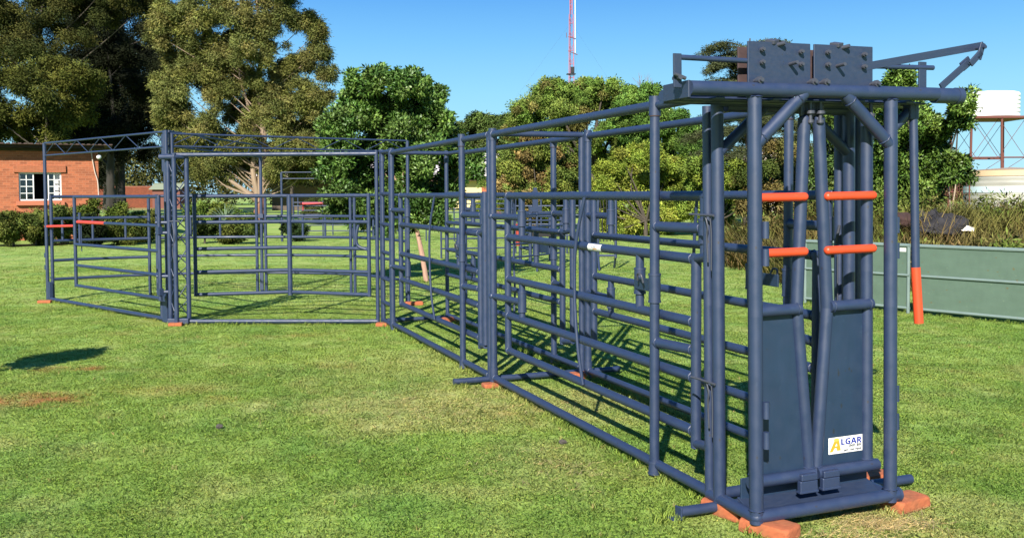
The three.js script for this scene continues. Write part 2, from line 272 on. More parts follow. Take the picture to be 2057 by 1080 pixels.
{
  const euc = leafClump(22, 0.34, 0.17, 0.045, 0.6), eucS = leafClump(22, 0.34, 0.17, 0.05, 0.45), fine = leafClump(26, 0.28, 0.125, 0.052, 0.1);
  // the bright gum tree behind the round pen
  const gum = [];
  const gb = (px, py, r, dz = 0) => gum.push([(px - 518) * 0.0316, (388 - py) * 0.0316 + 1.65, dz + rr(-1.6, 1.6), r, rr(0.85, 1.15)]);
  for (const [px, py, r] of [[350, 40, 1.3], [420, 20, 1.5], [480, 40, 1.4], [560, 20, 1.3], [610, 40, 1.0], [640, 95, 0.9], [380, 110, 1.4], [450, 105, 1.4], [520, 110, 1.2], [590, 110, 1.2], [650, 140, 0.7], [370, 170, 1.2], [440, 180, 1.4], [500, 190, 1.0], [560, 180, 1.1], [620, 190, 1.1], [655, 195, 0.7], [370, 235, 1.1], [430, 245, 1.2], [490, 262, 0.8], [560, 245, 1.1], [610, 250, 1.1], [635, 225, 0.8], [420, -40, 1.5], [500, -50, 1.7], [580, -40, 1.4], [460, -100, 1.5], [540, -110, 1.5], [410, 305, 0.9], [440, 335, 0.8], [580, 300, 1.0], [640, 285, 0.9], [345, 290, 0.8], [470, 310, 0.7], [620, 330, 0.9], [400, 75, 1.1], [540, 65, 1.1], [560, 145, 1.0], [485, 150, 1.0], [405, 140, 1.0], [535, 215, 1.0], [470, 218, 1.0], [340, 205, 0.9], [335, 250, 0.8], [592, 215, 0.9], [505, 240, 0.8], [545, 325, 0.8], [395, 280, 0.9], [345, 130, 0.9], [335, 75, 0.9], [470, 75, 1.1], [630, 60, 0.7], [600, 290, 0.8], [520, 160, 0.8], [385, 330, 0.7], [410, 345, 0.7], [455, 350, 0.6], [480, 330, 0.6], [560, 335, 0.7], [590, 345, 0.6], [360, 320, 0.7], [560, 300, 0.8], [400, 312, 0.8], [345, 165, 0.9], [350, 225, 0.9], [360, 270, 0.8], [440, 275, 0.9], [475, 290, 0.8], [520, 300, 0.7], [625, 300, 0.8], [650, 260, 0.7], [580, 265, 0.9], [430, 320, 0.7], [505, 275, 0.7]]) gb(px, py, r);
  treeAt('gum_tree', 'tall olive green gum tree with pinkish trunk forking above the shrubs', -16.1, 60, gum, { fork: 1.5, r0: 0.40, limbK: 0.5, extra: [[[0.05, 1.2, 0.1], [-0.25, 3.2, 0.2], [-0.1, 5.5, 0.1], [-0.9, 8.5, 0], [-1.6, 12, 0]], [[0.1, 1.2, 0.15], [-1.3, 2.3, 0.4], [-2.9, 3.4, 0.5], [-4.2, 4.4, 0.5]]], leader: [[0.15, 1.4, 0], [0.35, 4.2, 0], [0.45, 6, 0.2], [0.1, 8.5, -0.2], [0.4, 11, 0.1], [0.1, 14, 0], [0.2, 17, 0]], bark: M.barkRed, limbBark: M.barkPale, clump: euc, count: 40000, sub: 13, colors: [...olive, [0.135, 0.15, 0.045]], lean: [0.2, 0], lump: 0.5, gap: 0.05, shell: 0.5, hang: 0.5, every: 1 });
  // trees on the left; cast shade is put into the darkest leaf colours
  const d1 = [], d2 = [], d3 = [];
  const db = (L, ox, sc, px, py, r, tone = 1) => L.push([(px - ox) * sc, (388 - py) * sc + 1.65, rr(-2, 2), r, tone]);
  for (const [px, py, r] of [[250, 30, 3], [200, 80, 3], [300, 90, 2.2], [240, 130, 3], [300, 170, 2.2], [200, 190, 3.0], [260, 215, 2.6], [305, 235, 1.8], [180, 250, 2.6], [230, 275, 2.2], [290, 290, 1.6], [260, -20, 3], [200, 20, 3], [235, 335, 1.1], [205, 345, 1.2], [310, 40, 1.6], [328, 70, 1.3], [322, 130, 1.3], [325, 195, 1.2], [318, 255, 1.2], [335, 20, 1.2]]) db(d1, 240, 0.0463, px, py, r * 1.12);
  treeAt('dark_gum_tree', 'tree with shade painted into its near black leaves and two black trunks right of the brick house', -36.4, 88, d1, { fork: 4.5, r0: 0.55, leader: [[0, 4.4, 0], [0.6, 9, 0], [0.2, 14, 0.3], [0.9, 20, 0]], limbBark: M.bark, every: 2, bark: std(lin(0.02, 0.017, 0.014), 0.95), clump: leafClump(24, 0.55, 0.26, 0.07, 0.5), sub: 8, count: 11000, colors: shadeG, lump: 0.45, gap: 0.08, hang: 0.2 });
  const t2 = thing('dark_tree_trunk', 'bare dark lower trunk standing left of the darkest tree beside the brick house', 'tree', at(-38.2, 89));
  mesh('trunk', [taper([v3(0, -0.1, 0), v3(0.15, 3, 0), v3(-0.1, 6, 0), v3(0.3, 10, 0)], 0.4, 0.25, 12, 10, 0.2)], M.bark, t2);
  for (const [px, py, r] of [[90, 20, 2], [140, 20, 2], [200, 25, 1.6], [240, 15, 1.3], [170, 60, 1.4], [110, 70, 1.7], [80, 110, 1.7], [300, 15, 1.2], [60, 60, 1.6], [130, 110, 1.1], [20, 90, 2], [40, 20, 2], [85, -30, 2], [180, -30, 2], [260, -30, 1.6], [0, 20, 2], [-20, 80, 2], [-40, 30, 2]]) db(d2, 100, 0.034, px, py, r);
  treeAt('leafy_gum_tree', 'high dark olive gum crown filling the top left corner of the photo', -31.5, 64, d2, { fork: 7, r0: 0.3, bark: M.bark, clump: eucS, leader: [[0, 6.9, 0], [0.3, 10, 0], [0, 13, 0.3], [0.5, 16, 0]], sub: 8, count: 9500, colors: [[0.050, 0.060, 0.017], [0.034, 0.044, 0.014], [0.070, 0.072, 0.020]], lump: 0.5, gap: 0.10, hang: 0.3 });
  for (const [px, py, r] of [[90, 140, 1.1], [130, 150, 1.2], [160, 165, 1.0], [105, 190, 1.3], [150, 195, 1.1], [185, 150, 0.7], [80, 220, 1.1], [120, 230, 1.0], [150, 225, 0.8], [50, 180, 1.4], [40, 240, 1.3], [85, 262, 0.9], [115, 268, 0.8], [10, 150, 1.3], [-20, 200, 1.4], [-10, 250, 1.2], [20, 275, 1.0], [-40, 130, 1.3]]) db(d3, 90, 0.0263, px, py, r);
  treeAt('low_gum_tree', 'sunlit olive bough hanging above the brick house roof', -24.7, 50, d3, { fork: 3, r0: 0.22, bark: M.bark, clump: eucS, sub: 8, count: 6500, colors: [[0.100, 0.108, 0.022], [0.082, 0.095, 0.022]], every: 2, leader: [[0, 2.9, 0], [0.2, 5, 0], [0.1, 7.5, 0]], lump: 0.45, gap: 0.1, hang: 0.3 });
  // boughs between the two, leaves coloured near black to stand for shade
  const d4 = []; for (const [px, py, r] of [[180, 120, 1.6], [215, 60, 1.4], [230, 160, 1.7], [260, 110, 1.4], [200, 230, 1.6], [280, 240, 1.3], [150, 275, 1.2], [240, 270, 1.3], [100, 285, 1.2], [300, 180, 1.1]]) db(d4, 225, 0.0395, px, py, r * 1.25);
  treeAt('shaded_gum_tree', 'tree crown with shade painted into its dark leaves between the olive bough and the tall gum', -31.8, 75, d4, { fork: 4, r0: 0.4, bark: std(lin(0.03, 0.026, 0.022), 0.95), clump: leafClump(24, 0.5, 0.24, 0.065, 0.5), sub: 7, count: 7000, colors: [[0.015, 0.019, 0.009], [0.011, 0.014, 0.008]], every: 3, leader: [[0, 3.9, 0], [0.3, 8, 0], [0, 13, 0]], lump: 0.45, gap: 0.08, hang: 0.2 });

  // citrus tree on the lawn
  const ct = []; const cb = (px, py, r) => ct.push([(px - 858) * 0.00932, (388 - py) * 0.00932 + 1.65, rr(-0.65, 0.65), r, rr(0.85, 1.15)]);
  for (const [px, py, r] of [[735, 185, 0.3], [770, 165, 0.26], [820, 180, 0.3], [855, 195, 0.3], [725, 225, 0.36], [790, 215, 0.42], [850, 235, 0.4], [700, 255, 0.34], [760, 265, 0.45], [830, 275, 0.48], [885, 265, 0.34], [690, 300, 0.34], [740, 310, 0.42], [800, 325, 0.45], [865, 320, 0.42], [905, 300, 0.3], [705, 350, 0.36], [760, 365, 0.38], [830, 375, 0.36], [890, 360, 0.32], [920, 335, 0.26], [950, 320, 0.22], [960, 345, 0.18], [700, 395, 0.32], [740, 410, 0.3], [800, 415, 0.34], [855, 415, 0.3], [715, 430, 0.25], [775, 440, 0.25], [825, 440, 0.22], [680, 415, 0.25], [880, 435, 0.2], [900, 395, 0.25], [670, 330, 0.25], [675, 285, 0.22], [880, 400, 0.24]]) cb(px, py, r);
  for (const [px, py] of [[712, 152], [728, 165], [765, 140], [800, 163], [838, 150], [862, 166], [748, 160], [880, 195], [700, 190], [685, 225], [900, 235], [818, 160]]) for (let k = 0; k < 4; k++) ct.push([(px + gauss() * 4 - 858) * 0.00932, (388 - py - k * 9) * 0.00932 + 1.65, rr(-0.3, 0.3), 0.085 - k * 0.006, 1.3]);
  treeAt('citrus_tree', 'round glossy green citrus tree with pale slanting trunk behind the chute', -1.6, 17.7, ct, { fork: 1.35, r0: 0.052, bark: std(lin(0.46, 0.27, 0.20), 0.85, { map: mottle }), clump: leafClump(14, 0.10, 0.088, 0.034, -0.15), leaf: LM.gloss, sub: 14, count: 12500, colors: citrusG, lean: [-0.28, 0], lump: 0.5, gap: 0.05, shell: 0.55, squash: 0.95, limbTo: ct.filter((_, i) => i < 30 && i % 3 === 0) });

  // the broad trees behind the chute
  const mk = (cx, sc, list) => list.map(([px, py, r, tone]) => [(px - cx) * sc, (388 - py) * sc + 1.65, rr(-1.4, 1.4), r, tone ?? rr(0.85, 1.15)]);
  treeAt('spreading_tree', 'broad dome shaped green tree with reddish tips directly below the radio mast', 4.95, 58, mk(1190, 0.0305, [[1050, 235, 0.9], [1090, 210, 1.0], [1110, 190, 0.8], [1140, 185, 0.9], [1180, 185, 0.9], [1210, 182, 0.8], [1250, 200, 0.9], [1080, 250, 1.1], [1130, 225, 1.2], [1180, 225, 1.2], [1240, 235, 1.2], [1120, 270, 1.2], [1180, 280, 1.2], [1240, 290, 1.2], [1060, 285, 1.0], [1040, 262, 0.8], [1100, 315, 1], [1170, 330, 1], [1240, 340, 1.1], [1275, 300, 1.0], [1285, 340, 1.0], [1265, 260, 0.9]]), { fork: 3, r0: 0.3, bark: M.bark, clump: fine, sub: 14, count: 21000, colors: [...midG, ...midG, [0.175, 0.165, 0.05]], lump: 0.45, gap: 0.0, squash: 0.8 });
  treeAt('pale_leaved_tree', 'low pale green tree crown between citrus tree and dome shaped tree', -1.6, 108, mk(1000, 0.0568, [[930, 265, 1.5], [960, 255, 1.6], [1000, 245, 1.7], [1035, 250, 1.6], [950, 285, 1.9], [1000, 280, 2.1], [1040, 290, 1.7], [960, 310, 1.6], [1010, 330, 1.9], [915, 290, 1.3], [1020, 262, 1.4], [975, 240, 1.1], [1060, 320, 1.9], [900, 270, 1.1]]), { fork: 5, r0: 0.25, bark: M.bark, clump: leafClump(24, 0.55, 0.26, 0.10, 0.1), sub: 6, count: 7000, colors: [[0.115, 0.155, 0.044], [0.095, 0.140, 0.038], [0.08, 0.125, 0.03]], lump: 0.45, gap: 0.06 });
  treeAt('layered_tree', 'deep green layered tree right of the dome shaped tree behind the overhead rails', 8.9, 55, mk(1335, 0.029, [[1280, 195, 0.8], [1310, 190, 0.7], [1330, 215, 0.8], [1290, 225, 1.0], [1350, 250, 1.0], [1390, 265, 0.8], [1300, 265, 1.1], [1370, 300, 1.1], [1410, 310, 0.7], [1320, 310, 1.1], [1260, 250, 0.9], [1280, 330, 1.0], [1350, 340, 1.1], [1400, 350, 0.9], [1250, 215, 0.7], [1270, 300, 0.9]]), { fork: 3, r0: 0.28, bark: M.bark, clump: fine, sub: 13, count: 18000, colors: [[0.105, 0.195, 0.038], [0.13, 0.21, 0.040], [0.08, 0.155, 0.032]], lump: 0.4, gap: 0.05, squash: 0.6 });
  treeAt('bright_shrub', 'large bright yellow green shrub seen through the middle of the chute', 5.1, 36, mk(1298, 0.0189, [[1230, 350, 0.55], [1270, 325, 0.6], [1310, 318, 0.55], [1350, 340, 0.6], [1240, 395, 0.65], [1290, 375, 0.7], [1340, 385, 0.7], [1250, 435, 0.6], [1300, 430, 0.7], [1350, 430, 0.6], [1215, 420, 0.5], [1330, 350, 0.5], [1255, 310, 0.35], [1285, 300, 0.3], [1375, 365, 0.5], [1275, 455, 0.5], [1225, 460, 0.4], [1335, 460, 0.45], [1205, 380, 0.4]]), { category: 'shrub', fork: 0.6, r0: 0.09, bark: M.bark, clump: leafClump(20, 0.17, 0.11, 0.034, 0.5), sub: 10, shell: 0.35, count: 14000, colors: brightG, lump: 0.45, gap: 0.05, hang: 0.2 });
  treeAt('bright_shrub', 'bright green shrub close left of the head gate columns', 7.6, 35, mk(1440, 0.0184, [[1400, 345, 0.5], [1440, 350, 0.5], [1420, 390, 0.6], [1465, 385, 0.55], [1400, 425, 0.6], [1450, 425, 0.6], [1480, 350, 0.45], [1490, 410, 0.5], [1415, 320, 0.35], [1380, 405, 0.5]]), { category: 'shrub', fork: 0.6, r0: 0.08, bark: M.bark, clump: leafClump(20, 0.17, 0.11, 0.034, 0.5), sub: 9, shell: 0.35, count: 8000, colors: [[0.20, 0.26, 0.042], [0.16, 0.23, 0.042]], lump: 0.45, gap: 0.05, hang: 0.2 });
  treeAt('creeper_bush', 'olive bush with russet tips between two middle chute posts', 1.2, 42, mk(1085, 0.0221, [[1030, 310, 0.6], [1070, 295, 0.65], [1110, 300, 0.6], [1145, 320, 0.6], [1030, 350, 0.7], [1080, 345, 0.75], [1130, 360, 0.7], [1160, 370, 0.5], [1040, 395, 0.6], [1090, 400, 0.7], [1140, 405, 0.6], [1055, 430, 0.5], [1110, 440, 0.6], [1015, 380, 0.5]]), { category: 'bush', fork: 0.7, r0: 0.1, bark: M.bark, clump: leafClump(20, 0.2, 0.12, 0.045, 0.35), sub: 10, shell: 0.35, count: 12000, colors: [[0.180, 0.215, 0.045], [0.14, 0.19, 0.04], [0.22, 0.165, 0.06], [0.19, 0.22, 0.045]], lump: 0.45, gap: 0.06 });
  // right of the head gate
  treeAt('round_leafy_tree', 'round bright green leafy tree at right behind the hanging orange handle', 10.3, 24, mk(1845, 0.0126, [[1790, 190, 0.42], [1830, 195, 0.42], [1870, 210, 0.42], [1905, 235, 0.38], [1780, 230, 0.5], [1830, 245, 0.55], [1880, 260, 0.5], [1915, 275, 0.34], [1790, 285, 0.5], [1845, 300, 0.55], [1895, 310, 0.42], [1780, 335, 0.5], [1835, 350, 0.5], [1880, 350, 0.4], [1800, 390, 0.45], [1840, 395, 0.4], [1770, 390, 0.4], [1765, 175, 0.3], [1800, 168, 0.25], [1900, 215, 0.25]]), { fork: 1.1, r0: 0.1, bark: M.bark, clump: leafClump(16, 0.14, 0.11, 0.042, 0.05), leaf: LM.gloss, sub: 10, count: 10500, colors: [[0.125, 0.215, 0.034], [0.10, 0.18, 0.030], [0.155, 0.245, 0.042]], lump: 0.55, shell: 0.5 });
  treeAt('leafy_tree', 'dark leafy tree seen between the upper bars of the head gate', 9.2, 26.5, mk(1700, 0.0139, [[1660, 270, 0.45], [1690, 235, 0.45], [1720, 260, 0.5], [1750, 235, 0.4], [1665, 325, 0.5], [1710, 315, 0.5], [1750, 310, 0.5], [1670, 375, 0.5], [1720, 380, 0.5], [1755, 370, 0.4], [1650, 355, 0.4], [1635, 400, 0.4], [1700, 210, 0.35], [1735, 200, 0.3], [1690, 420, 0.4]]), { fork: 1.1, r0: 0.1, bark: M.bark, clump: leafClump(16, 0.15, 0.12, 0.045, 0.05), leaf: LM.gloss, sub: 6, count: 6000, colors: [[0.056, 0.10, 0.022], [0.07, 0.12, 0.024]], lump: 0.4, gap: 0.06, shell: 0.5 });
  treeAt('brown_bush', 'brownish olive bush behind the left side of the head gate', 8.5, 30, mk(1560, 0.0158, [[1530, 320, 0.45], [1565, 315, 0.4], [1545, 355, 0.5], [1590, 350, 0.45], [1530, 395, 0.5], [1575, 395, 0.5], [1610, 390, 0.4], [1510, 360, 0.4], [1600, 420, 0.4], [1540, 430, 0.45], [1500, 420, 0.45]]), { category: 'bush', fork: 0.5, r0: 0.07, bark: M.bark, clump: leafClump(20, 0.17, 0.09, 0.03, 0.25), sub: 6, count: 5500, colors: [[0.145, 0.118, 0.042], [0.12, 0.12, 0.036], [0.08, 0.11, 0.026]], lump: 0.45, gap: 0.06 });
  // cedar: tiers of drooping boughs
  {
    const t = thing('cedar_tree', 'feathery cedar with drooping tiered branches behind the top of the head gate', 'tree', at(11.2, 45));
    mesh('trunk', [taper([v3(0, -0.1, 0), v3(0.05, 3, 0), v3(-0.05, 6, 0), v3(0.1, 8.9, 0)], 0.22, 0.03, 12, 8, 0.1)], M.bark, t);
    const list = [], needle = leafClump(30, 0.24, 0.16, 0.03, 0.25, 0.35);
    for (let k = 0; k < 85; k++) {
      const h = rr(2.2, 8.75), L = (8.9 - h) * 0.20 + 1.5 + 0.8 * rnd(), a = rr(0, 6.283), e = v3(Math.cos(a) * L, h - 0.12 * L, Math.sin(a) * L), s = v3(0, h - 0.2, 0);
      mesh('limb', [taper([s, s.clone().lerp(e, 0.5).add(v3(0, 0.12 * L, 0)), e.clone().lerp(s, 0.1), e], 0.045, 0.008, 8, 5)], M.bark, t);
      for (let i = 0; i < 48; i++) { const u = Math.pow(rnd(), 0.7), p = s.clone().lerp(e, 0.2 + 0.85 * u); p.y += 0.12 * L * Math.sin(u * 3.1) - 0.3 * rnd() * u; const w = 0.34 * (1.1 - u) * L * 0.6 + 0.08; p.x += -Math.sin(a) * gauss() * w; p.z += Math.cos(a) * gauss() * w; const j = rr(0.6, 1.3), q = new THREE.Quaternion().setFromEuler(new THREE.Euler(rr(-0.3, 0.3), rr(0, 6.28), rr(-0.3, 0.3))); list.push([new THREE.Matrix4().compose(p, q, v3(1, 1, 1).multiplyScalar(rr(0.7, 1.2))), lin(0.075 * j, 0.088 * j, 0.038 * j)]); }
    }
    scatter('crown', needle, LM.matt, list, t);
  }
  // leafless tree tops above the layered tree
  {
    const t = thing('bare_tree', 'leafless grey twigs of a dead tree rising above the green crowns', 'tree', at(9.5, 66));
    const g = [], br = (p, d, L, r, k) => { const e = p.clone().addScaledVector(d, L); g.push(taper([p, p.clone().lerp(e, 0.5).add(v3(gauss() * L * 0.08, 0, gauss() * L * 0.08)), e], r, r * 0.55, 4, 5)); if (k) for (let i = 0; i < 3; i++) br(p.clone().lerp(e, rr(0.6, 1)), d.clone().add(v3(gauss() * 0.55, 0.15, gauss() * 0.55)).normalize(), L * rr(0.5, 0.7), r * 0.55, k - 1); };
    br(v3(0.6, 5.5, 0), v3(-0.12, 1, 0).normalize(), 2.2, 0.07, 4);
    mesh('branches', g, std(lin(0.24, 0.19, 0.2), 0.9), t);
    mesh('trunk', [taper([v3(0.5, -0.1, 0), v3(0.4, 3, 0), v3(0.6, 5.6, 0)], 0.2, 0.08, 8, 8)], M.bark, t);
  }
  // shrubs in front of the brick house and the gum tree
  const shrub = (px, D, w, h, colors, label, n = 900, seedy = 0.35) => {
    const X = (px - 1028.5) * D / 1900, bl = []; const k = Math.max(5, Math.round(w * 5));
    for (let i = 0; i < k; i++) bl.push([rr(-0.5, 0.5) * w * 0.75, h * rr(0.28, 0.72), rr(-0.35, 0.35) * w * 0.6, h * rr(0.26, 0.36), rr(0.75, 1.2)]);
    treeAt('garden_shrub', label, X, D, bl, { category: 'shrub', fork: h * 0.25, r0: 0.04, bark: M.bark, clump: leafClump(18, 0.14, 0.085, 0.034, 0.1), sub: 4, count: n * 2, colors, lump: 0.5, gap: 0.05 }, 'garden shrubs beyond the pen');
  };
  const hedgeC = [[0.065, 0.092, 0.022], [0.095, 0.120, 0.026], [0.120, 0.135, 0.030]], lushC = [[0.125, 0.185, 0.034], [0.10, 0.165, 0.032], [0.15, 0.19, 0.036]];
  shrub(95, 31.5, 1.3, 1.35, hedgeC, 'dark clipped shrub under the house window at the photo edge', 1100);
  shrub(150, 32, 1.0, 1.05, hedgeC, 'low dark shrub behind the orange latch bar left of the gate end', 800);
  shrub(180, 30.5, 0.9, 1.15, [[0.022, 0.035, 0.014], [0.03, 0.042, 0.016]], 'nearly black shrub behind the orange bar of the open gate', 800);
  shrub(195, 33.5, 1.8, 1.75, lushC, 'light green shrub against the corner of the brick house', 1300);
  shrub(255, 31.5, 1.3, 1.15, hedgeC, 'dark speckled shrub behind the middle of the open gate', 1000);
  shrub(300, 33, 1.1, 1.2, hedgeC, 'dark shrub behind the hinge post of the open gate', 800);
  shrub(275, 40, 1.3, 1.0, lushC, 'small leafy shrub in front of the dark tree trunks', 700);
  shrub(405, 37, 1.2, 1.5, lushC, 'bright bushy shrub just right of the lattice post', 1000);
  shrub(462, 38, 2.0, 1.45, lushC, 'wide bright shrub left of the pink gum trunk', 1500);
  shrub(500, 36, 1.0, 0.95, hedgeC, 'low dark shrub at the foot of the gum trunk', 700);
  shrub(410, 32, 1.0, 0.85, hedgeC, 'low dark shrub below the bright bushy shrub', 600);
  shrub(475, 31.5, 0.9, 0.8, hedgeC, 'low dark shrub left of the two middle pen posts', 600);
  shrub(590, 33, 0.7, 0.8, [[0.03, 0.052, 0.018]], 'small dark shrub on the lawn behind the middle of the pen', 500);
  shrub(655, 52, 3.0, 1.6, [[0.07, 0.095, 0.03], [0.09, 0.10, 0.04]], 'loose green shrub in front of the cream house', 1000);
  shrub(710, 40, 1.6, 1.8, hedgeC, 'dark green shrub right of the cream house gable', 1000);
  shrub(955, 60, 1.4, 1.5, brightG, 'round yellow green shrub under the cream house eave', 700);
  treeAt('verandah_tree', 'dark brownish tree shading the verandah between gum trunk and citrus tree', -18.6, 80, mk(590, 0.0421, [[545, 330, 1.1], [575, 315, 1.3], [610, 320, 1.3], [640, 325, 1.2], [560, 355, 0.9], [600, 350, 1.1], [635, 352, 0.9], [660, 330, 1.0], [590, 290, 1.2], [625, 290, 1.1], [535, 300, 0.9], [680, 310, 0.9]]), { fork: 2.6, r0: 0.2, bark: M.bark, clump: leafClump(22, 0.36, 0.18, 0.055, 0.3), sub: 7, count: 6500, colors: [[0.06, 0.065, 0.02], [0.045, 0.06, 0.02], [0.085, 0.08, 0.028]], lump: 0.5, gap: 0.1 });
  shrub(25, 30.5, 1.4, 1.3, hedgeC, 'dark shrub left of the house window just outside the photo', 900); shrub(-30, 30.5, 1.3, 1.2, hedgeC, 'dark shrub farthest left outside the photo', 800);
  shrub(70, 31, 1.2, 1.3, hedgeC, 'dark shrub at the very left edge under the house window', 900);
  shrub(1045, 66, 6, 2.8, midG, 'green thicket left under the dome shaped tree', 1500); shrub(1190, 64, 6, 3.2, [[0.06, 0.10, 0.026], [0.08, 0.12, 0.03]], 'dark thicket under the middle of the dome shaped tree', 1500); shrub(1350, 62, 6.5, 3.4, midG, 'green thicket under the layered tree', 1500); shrub(1480, 60, 4.5, 3.0, [[0.10, 0.11, 0.034], [0.08, 0.11, 0.03]], 'olive thicket beside the cedar', 1200);
  // spiky garden plant
  {
    const t = thing('spiky_plant', 'grey green spiky garden plant between the two bright shrubs', 'plant', at(-11.1, 36.5));
    for (let k = 0; k < 26; k++) { const a = rr(0, 6.28), e = rr(0.5, 1.3), L = rr(0.6, 0.95), d = v3(Math.cos(a) * Math.cos(e), Math.sin(e), Math.sin(a) * Math.cos(e)); mesh('leaf', [taper([v3(0, 0.6, 0), v3(0, 0.6, 0).addScaledVector(d, L * 0.6), v3(0, 0.52, 0).addScaledVector(d, L)], 0.035, 0.004, 5, 4)], std(lin(0.14, 0.2, 0.12), 0.7), t); }
    mesh('stem', [taper([v3(0, 0, 0), v3(0.03, 0.3, 0), v3(0, 0.62, 0)], 0.08, 0.06, 5, 7)], M.bark, t);
  }
  // sapling just outside the frame: its shade lies on the lawn at left
  { const bl = cloudBlobs(7, 0, 1.35, 0, 0.32, 0.32, 0.3, 0.16, 0.26); treeAt('sapling', 'small leafy sapling on the lawn left of the camera view', -5.15, 7.55, bl, { fork: 0.95, r0: 0.03, bark: M.bark, clump: leafClump(16, 0.11, 0.08, 0.03), count: 420, colors: citrusG }); }
  // distant wood closing the horizon
  {
    const list = [], cl = leafClump(24, 1.0, 0.55, 0.22, 0.1);
    for (let i = 0; i < 8000; i++) {
      const X = rr(-150, 150), hill = 4.0 + 3.2 * fbm(X * 0.07, 2.2, 3) + (X < -16 ? 4.2 : 0) + (X > 20 ? -1.0 : 0), y = hill * Math.pow(rnd(), 0.7), D = 150 + rr(-5, 9), j = rr(0.6, 1.3) * (1 + 0.8 * fbm(X * 0.15, y * 0.2 + 9, 2)); const q = new THREE.Quaternion().setFromEuler(new THREE.Euler(rr(-0.5, 0.5), rr(0, 6.28), 0));
      list.push([new THREE.Matrix4().compose(at(X, D, y), q, v3(1, 1, 1).multiplyScalar(rr(0.8, 1.5))), lin(0.085 * j, 0.085 * j, 0.028 * j)]);
    }
    tag(scatter('distant_woods', cl, LM.matt, list), 'brownish green belt of far trees along the horizon', 'woods', null, 'stuff');
  }
  // rough tall grass on the bank at right
  {
    const bank0 = (X, D) => { const q = 1 - ((X - 9.6) / 4.4) ** 2 - ((D - 21.6) / 1.5) ** 2; return q > 0 ? 0.76 * Math.sqrt(q) : 0; };
    const wild = bladeTuft(16, 0.18, 0.42, 0.011, 0.32), list = [];
    for (let i = 0; i < 15000; i++) {
      const D = rr(15.5, 34), X = D * rr(0.22, 0.62); if (X < 4.7 + (D - 15.5) * 0.12 && D < 20) continue; const edge = Math.min(1, (X / D - 0.22) * 12); if (rnd() > edge) continue;
      const n = fbm(X * 0.5, D * 0.5, 3), dry = Math.min(1, Math.max(0, 0.25 + 1.6 * n)), c = mixc([0.15, 0.175, 0.032], [0.25, 0.165, 0.07], dry), j = rr(0.65, 1.3), s = (D < 19 ? 0.85 : 1.35) * (1 + 0.6 * n) * rr(0.6, 1.3);
      list.push([placeM(X, bank0(X, D), -D, s, rr(0, 6.28), s), lin(c[0] * j, c[1] * j, c[2] * j)]);
    }
    const bankH = bank0;
    const weed = leafClump(20, 0.20, 0.13, 0.035, -0.1), wl = [];
    for (let i = 0; i < 6500; i++) {
      const D = rr(16.2, 33), X = D * rr(0.24, 0.62); if (X < 4.9 + (D - 15.5) * 0.12 && D < 20) continue; if (rnd() > Math.min(1, (X / D - 0.24) * 12)) continue;
      const n = fbm(X * 0.7 + 8, D * 0.7, 3); if (n < -0.12) continue; const dry = Math.min(1, Math.max(0, 0.2 + 2.2 * fbm(X * 0.9, D * 0.9 + 4, 2))), c = mixc([0.12, 0.17, 0.032], [0.20, 0.12, 0.06], dry), j = rr(0.6, 1.3);
      wl.push([new THREE.Matrix4().compose(at(X, D, bankH(X, D) + rr(0.05, 0.35) + Math.max(0, n) * rr(0.2, 1.3) + (D > 21 ? rr(0, 0.6) : 0)), new THREE.Quaternion().setFromEuler(new THREE.Euler(rr(-0.5, 0.5), rr(0, 6.28), rr(-0.5, 0.5))), v3(1, 1, 1).multiplyScalar(rr(0.7, 1.3))), lin(c[0] * j, c[1] * j, c[2] * j)]);
    }
    tag(scatter('weeds', weed, LM.matt, wl), 'leafy green and brown weeds tangled in the rough grass at right', 'weeds', null, 'stuff');
    tag(scatter('rough_grass', wild, bladeMat, list), 'tall unmown grass, green and russet, behind the green panels', 'grass', null, 'stuff');
  }
}

// ------------------------------------------------------------------ buildings and far things
const brickTex = (() => {
  const S = 512, base = [0.36, 0.105, 0.042];
  const cell = new Map(); const t = noiseTex(S, (u, v) => {
    const rows = 16, cols = 8, y = v * rows, row = Math.floor(y), x = u * cols + (row % 2) * 0.5, c = Math.floor(x) % cols, fx = x - Math.floor(x), fy = y - row;
    const key = row * 97 + c; if (!cell.has(key)) cell.set(key, rr(0.75, 1.2)); const m = fx < 0.045 || fy < 0.12, k = cell.get(key) * (0.9 + 0.35 * fbm(u * 40, v * 40, 2));
    const col = m ? [0.36, 0.16, 0.085] : [base[0] * k, base[1] * k, base[2] * k]; return col.map((q) => Math.pow(q, 1 / 2.2));
  }, [1, 1], true); return t;
})();
function wallGeo(w, h, d, x, y, z) { const g = new THREE.BoxGeometry(w, h, d); const p = g.attributes.position, n = g.attributes.normal, uv = g.attributes.uv; for (let i = 0; i < p.count; i++) { const ax = Math.abs(n.getX(i)) > 0.5 ? p.getZ(i) + z : p.getX(i) + x; uv.setXY(i, ax / 1.84, (p.getY(i) + y) / 1.36); } g.translate(x, y, z); return g; }
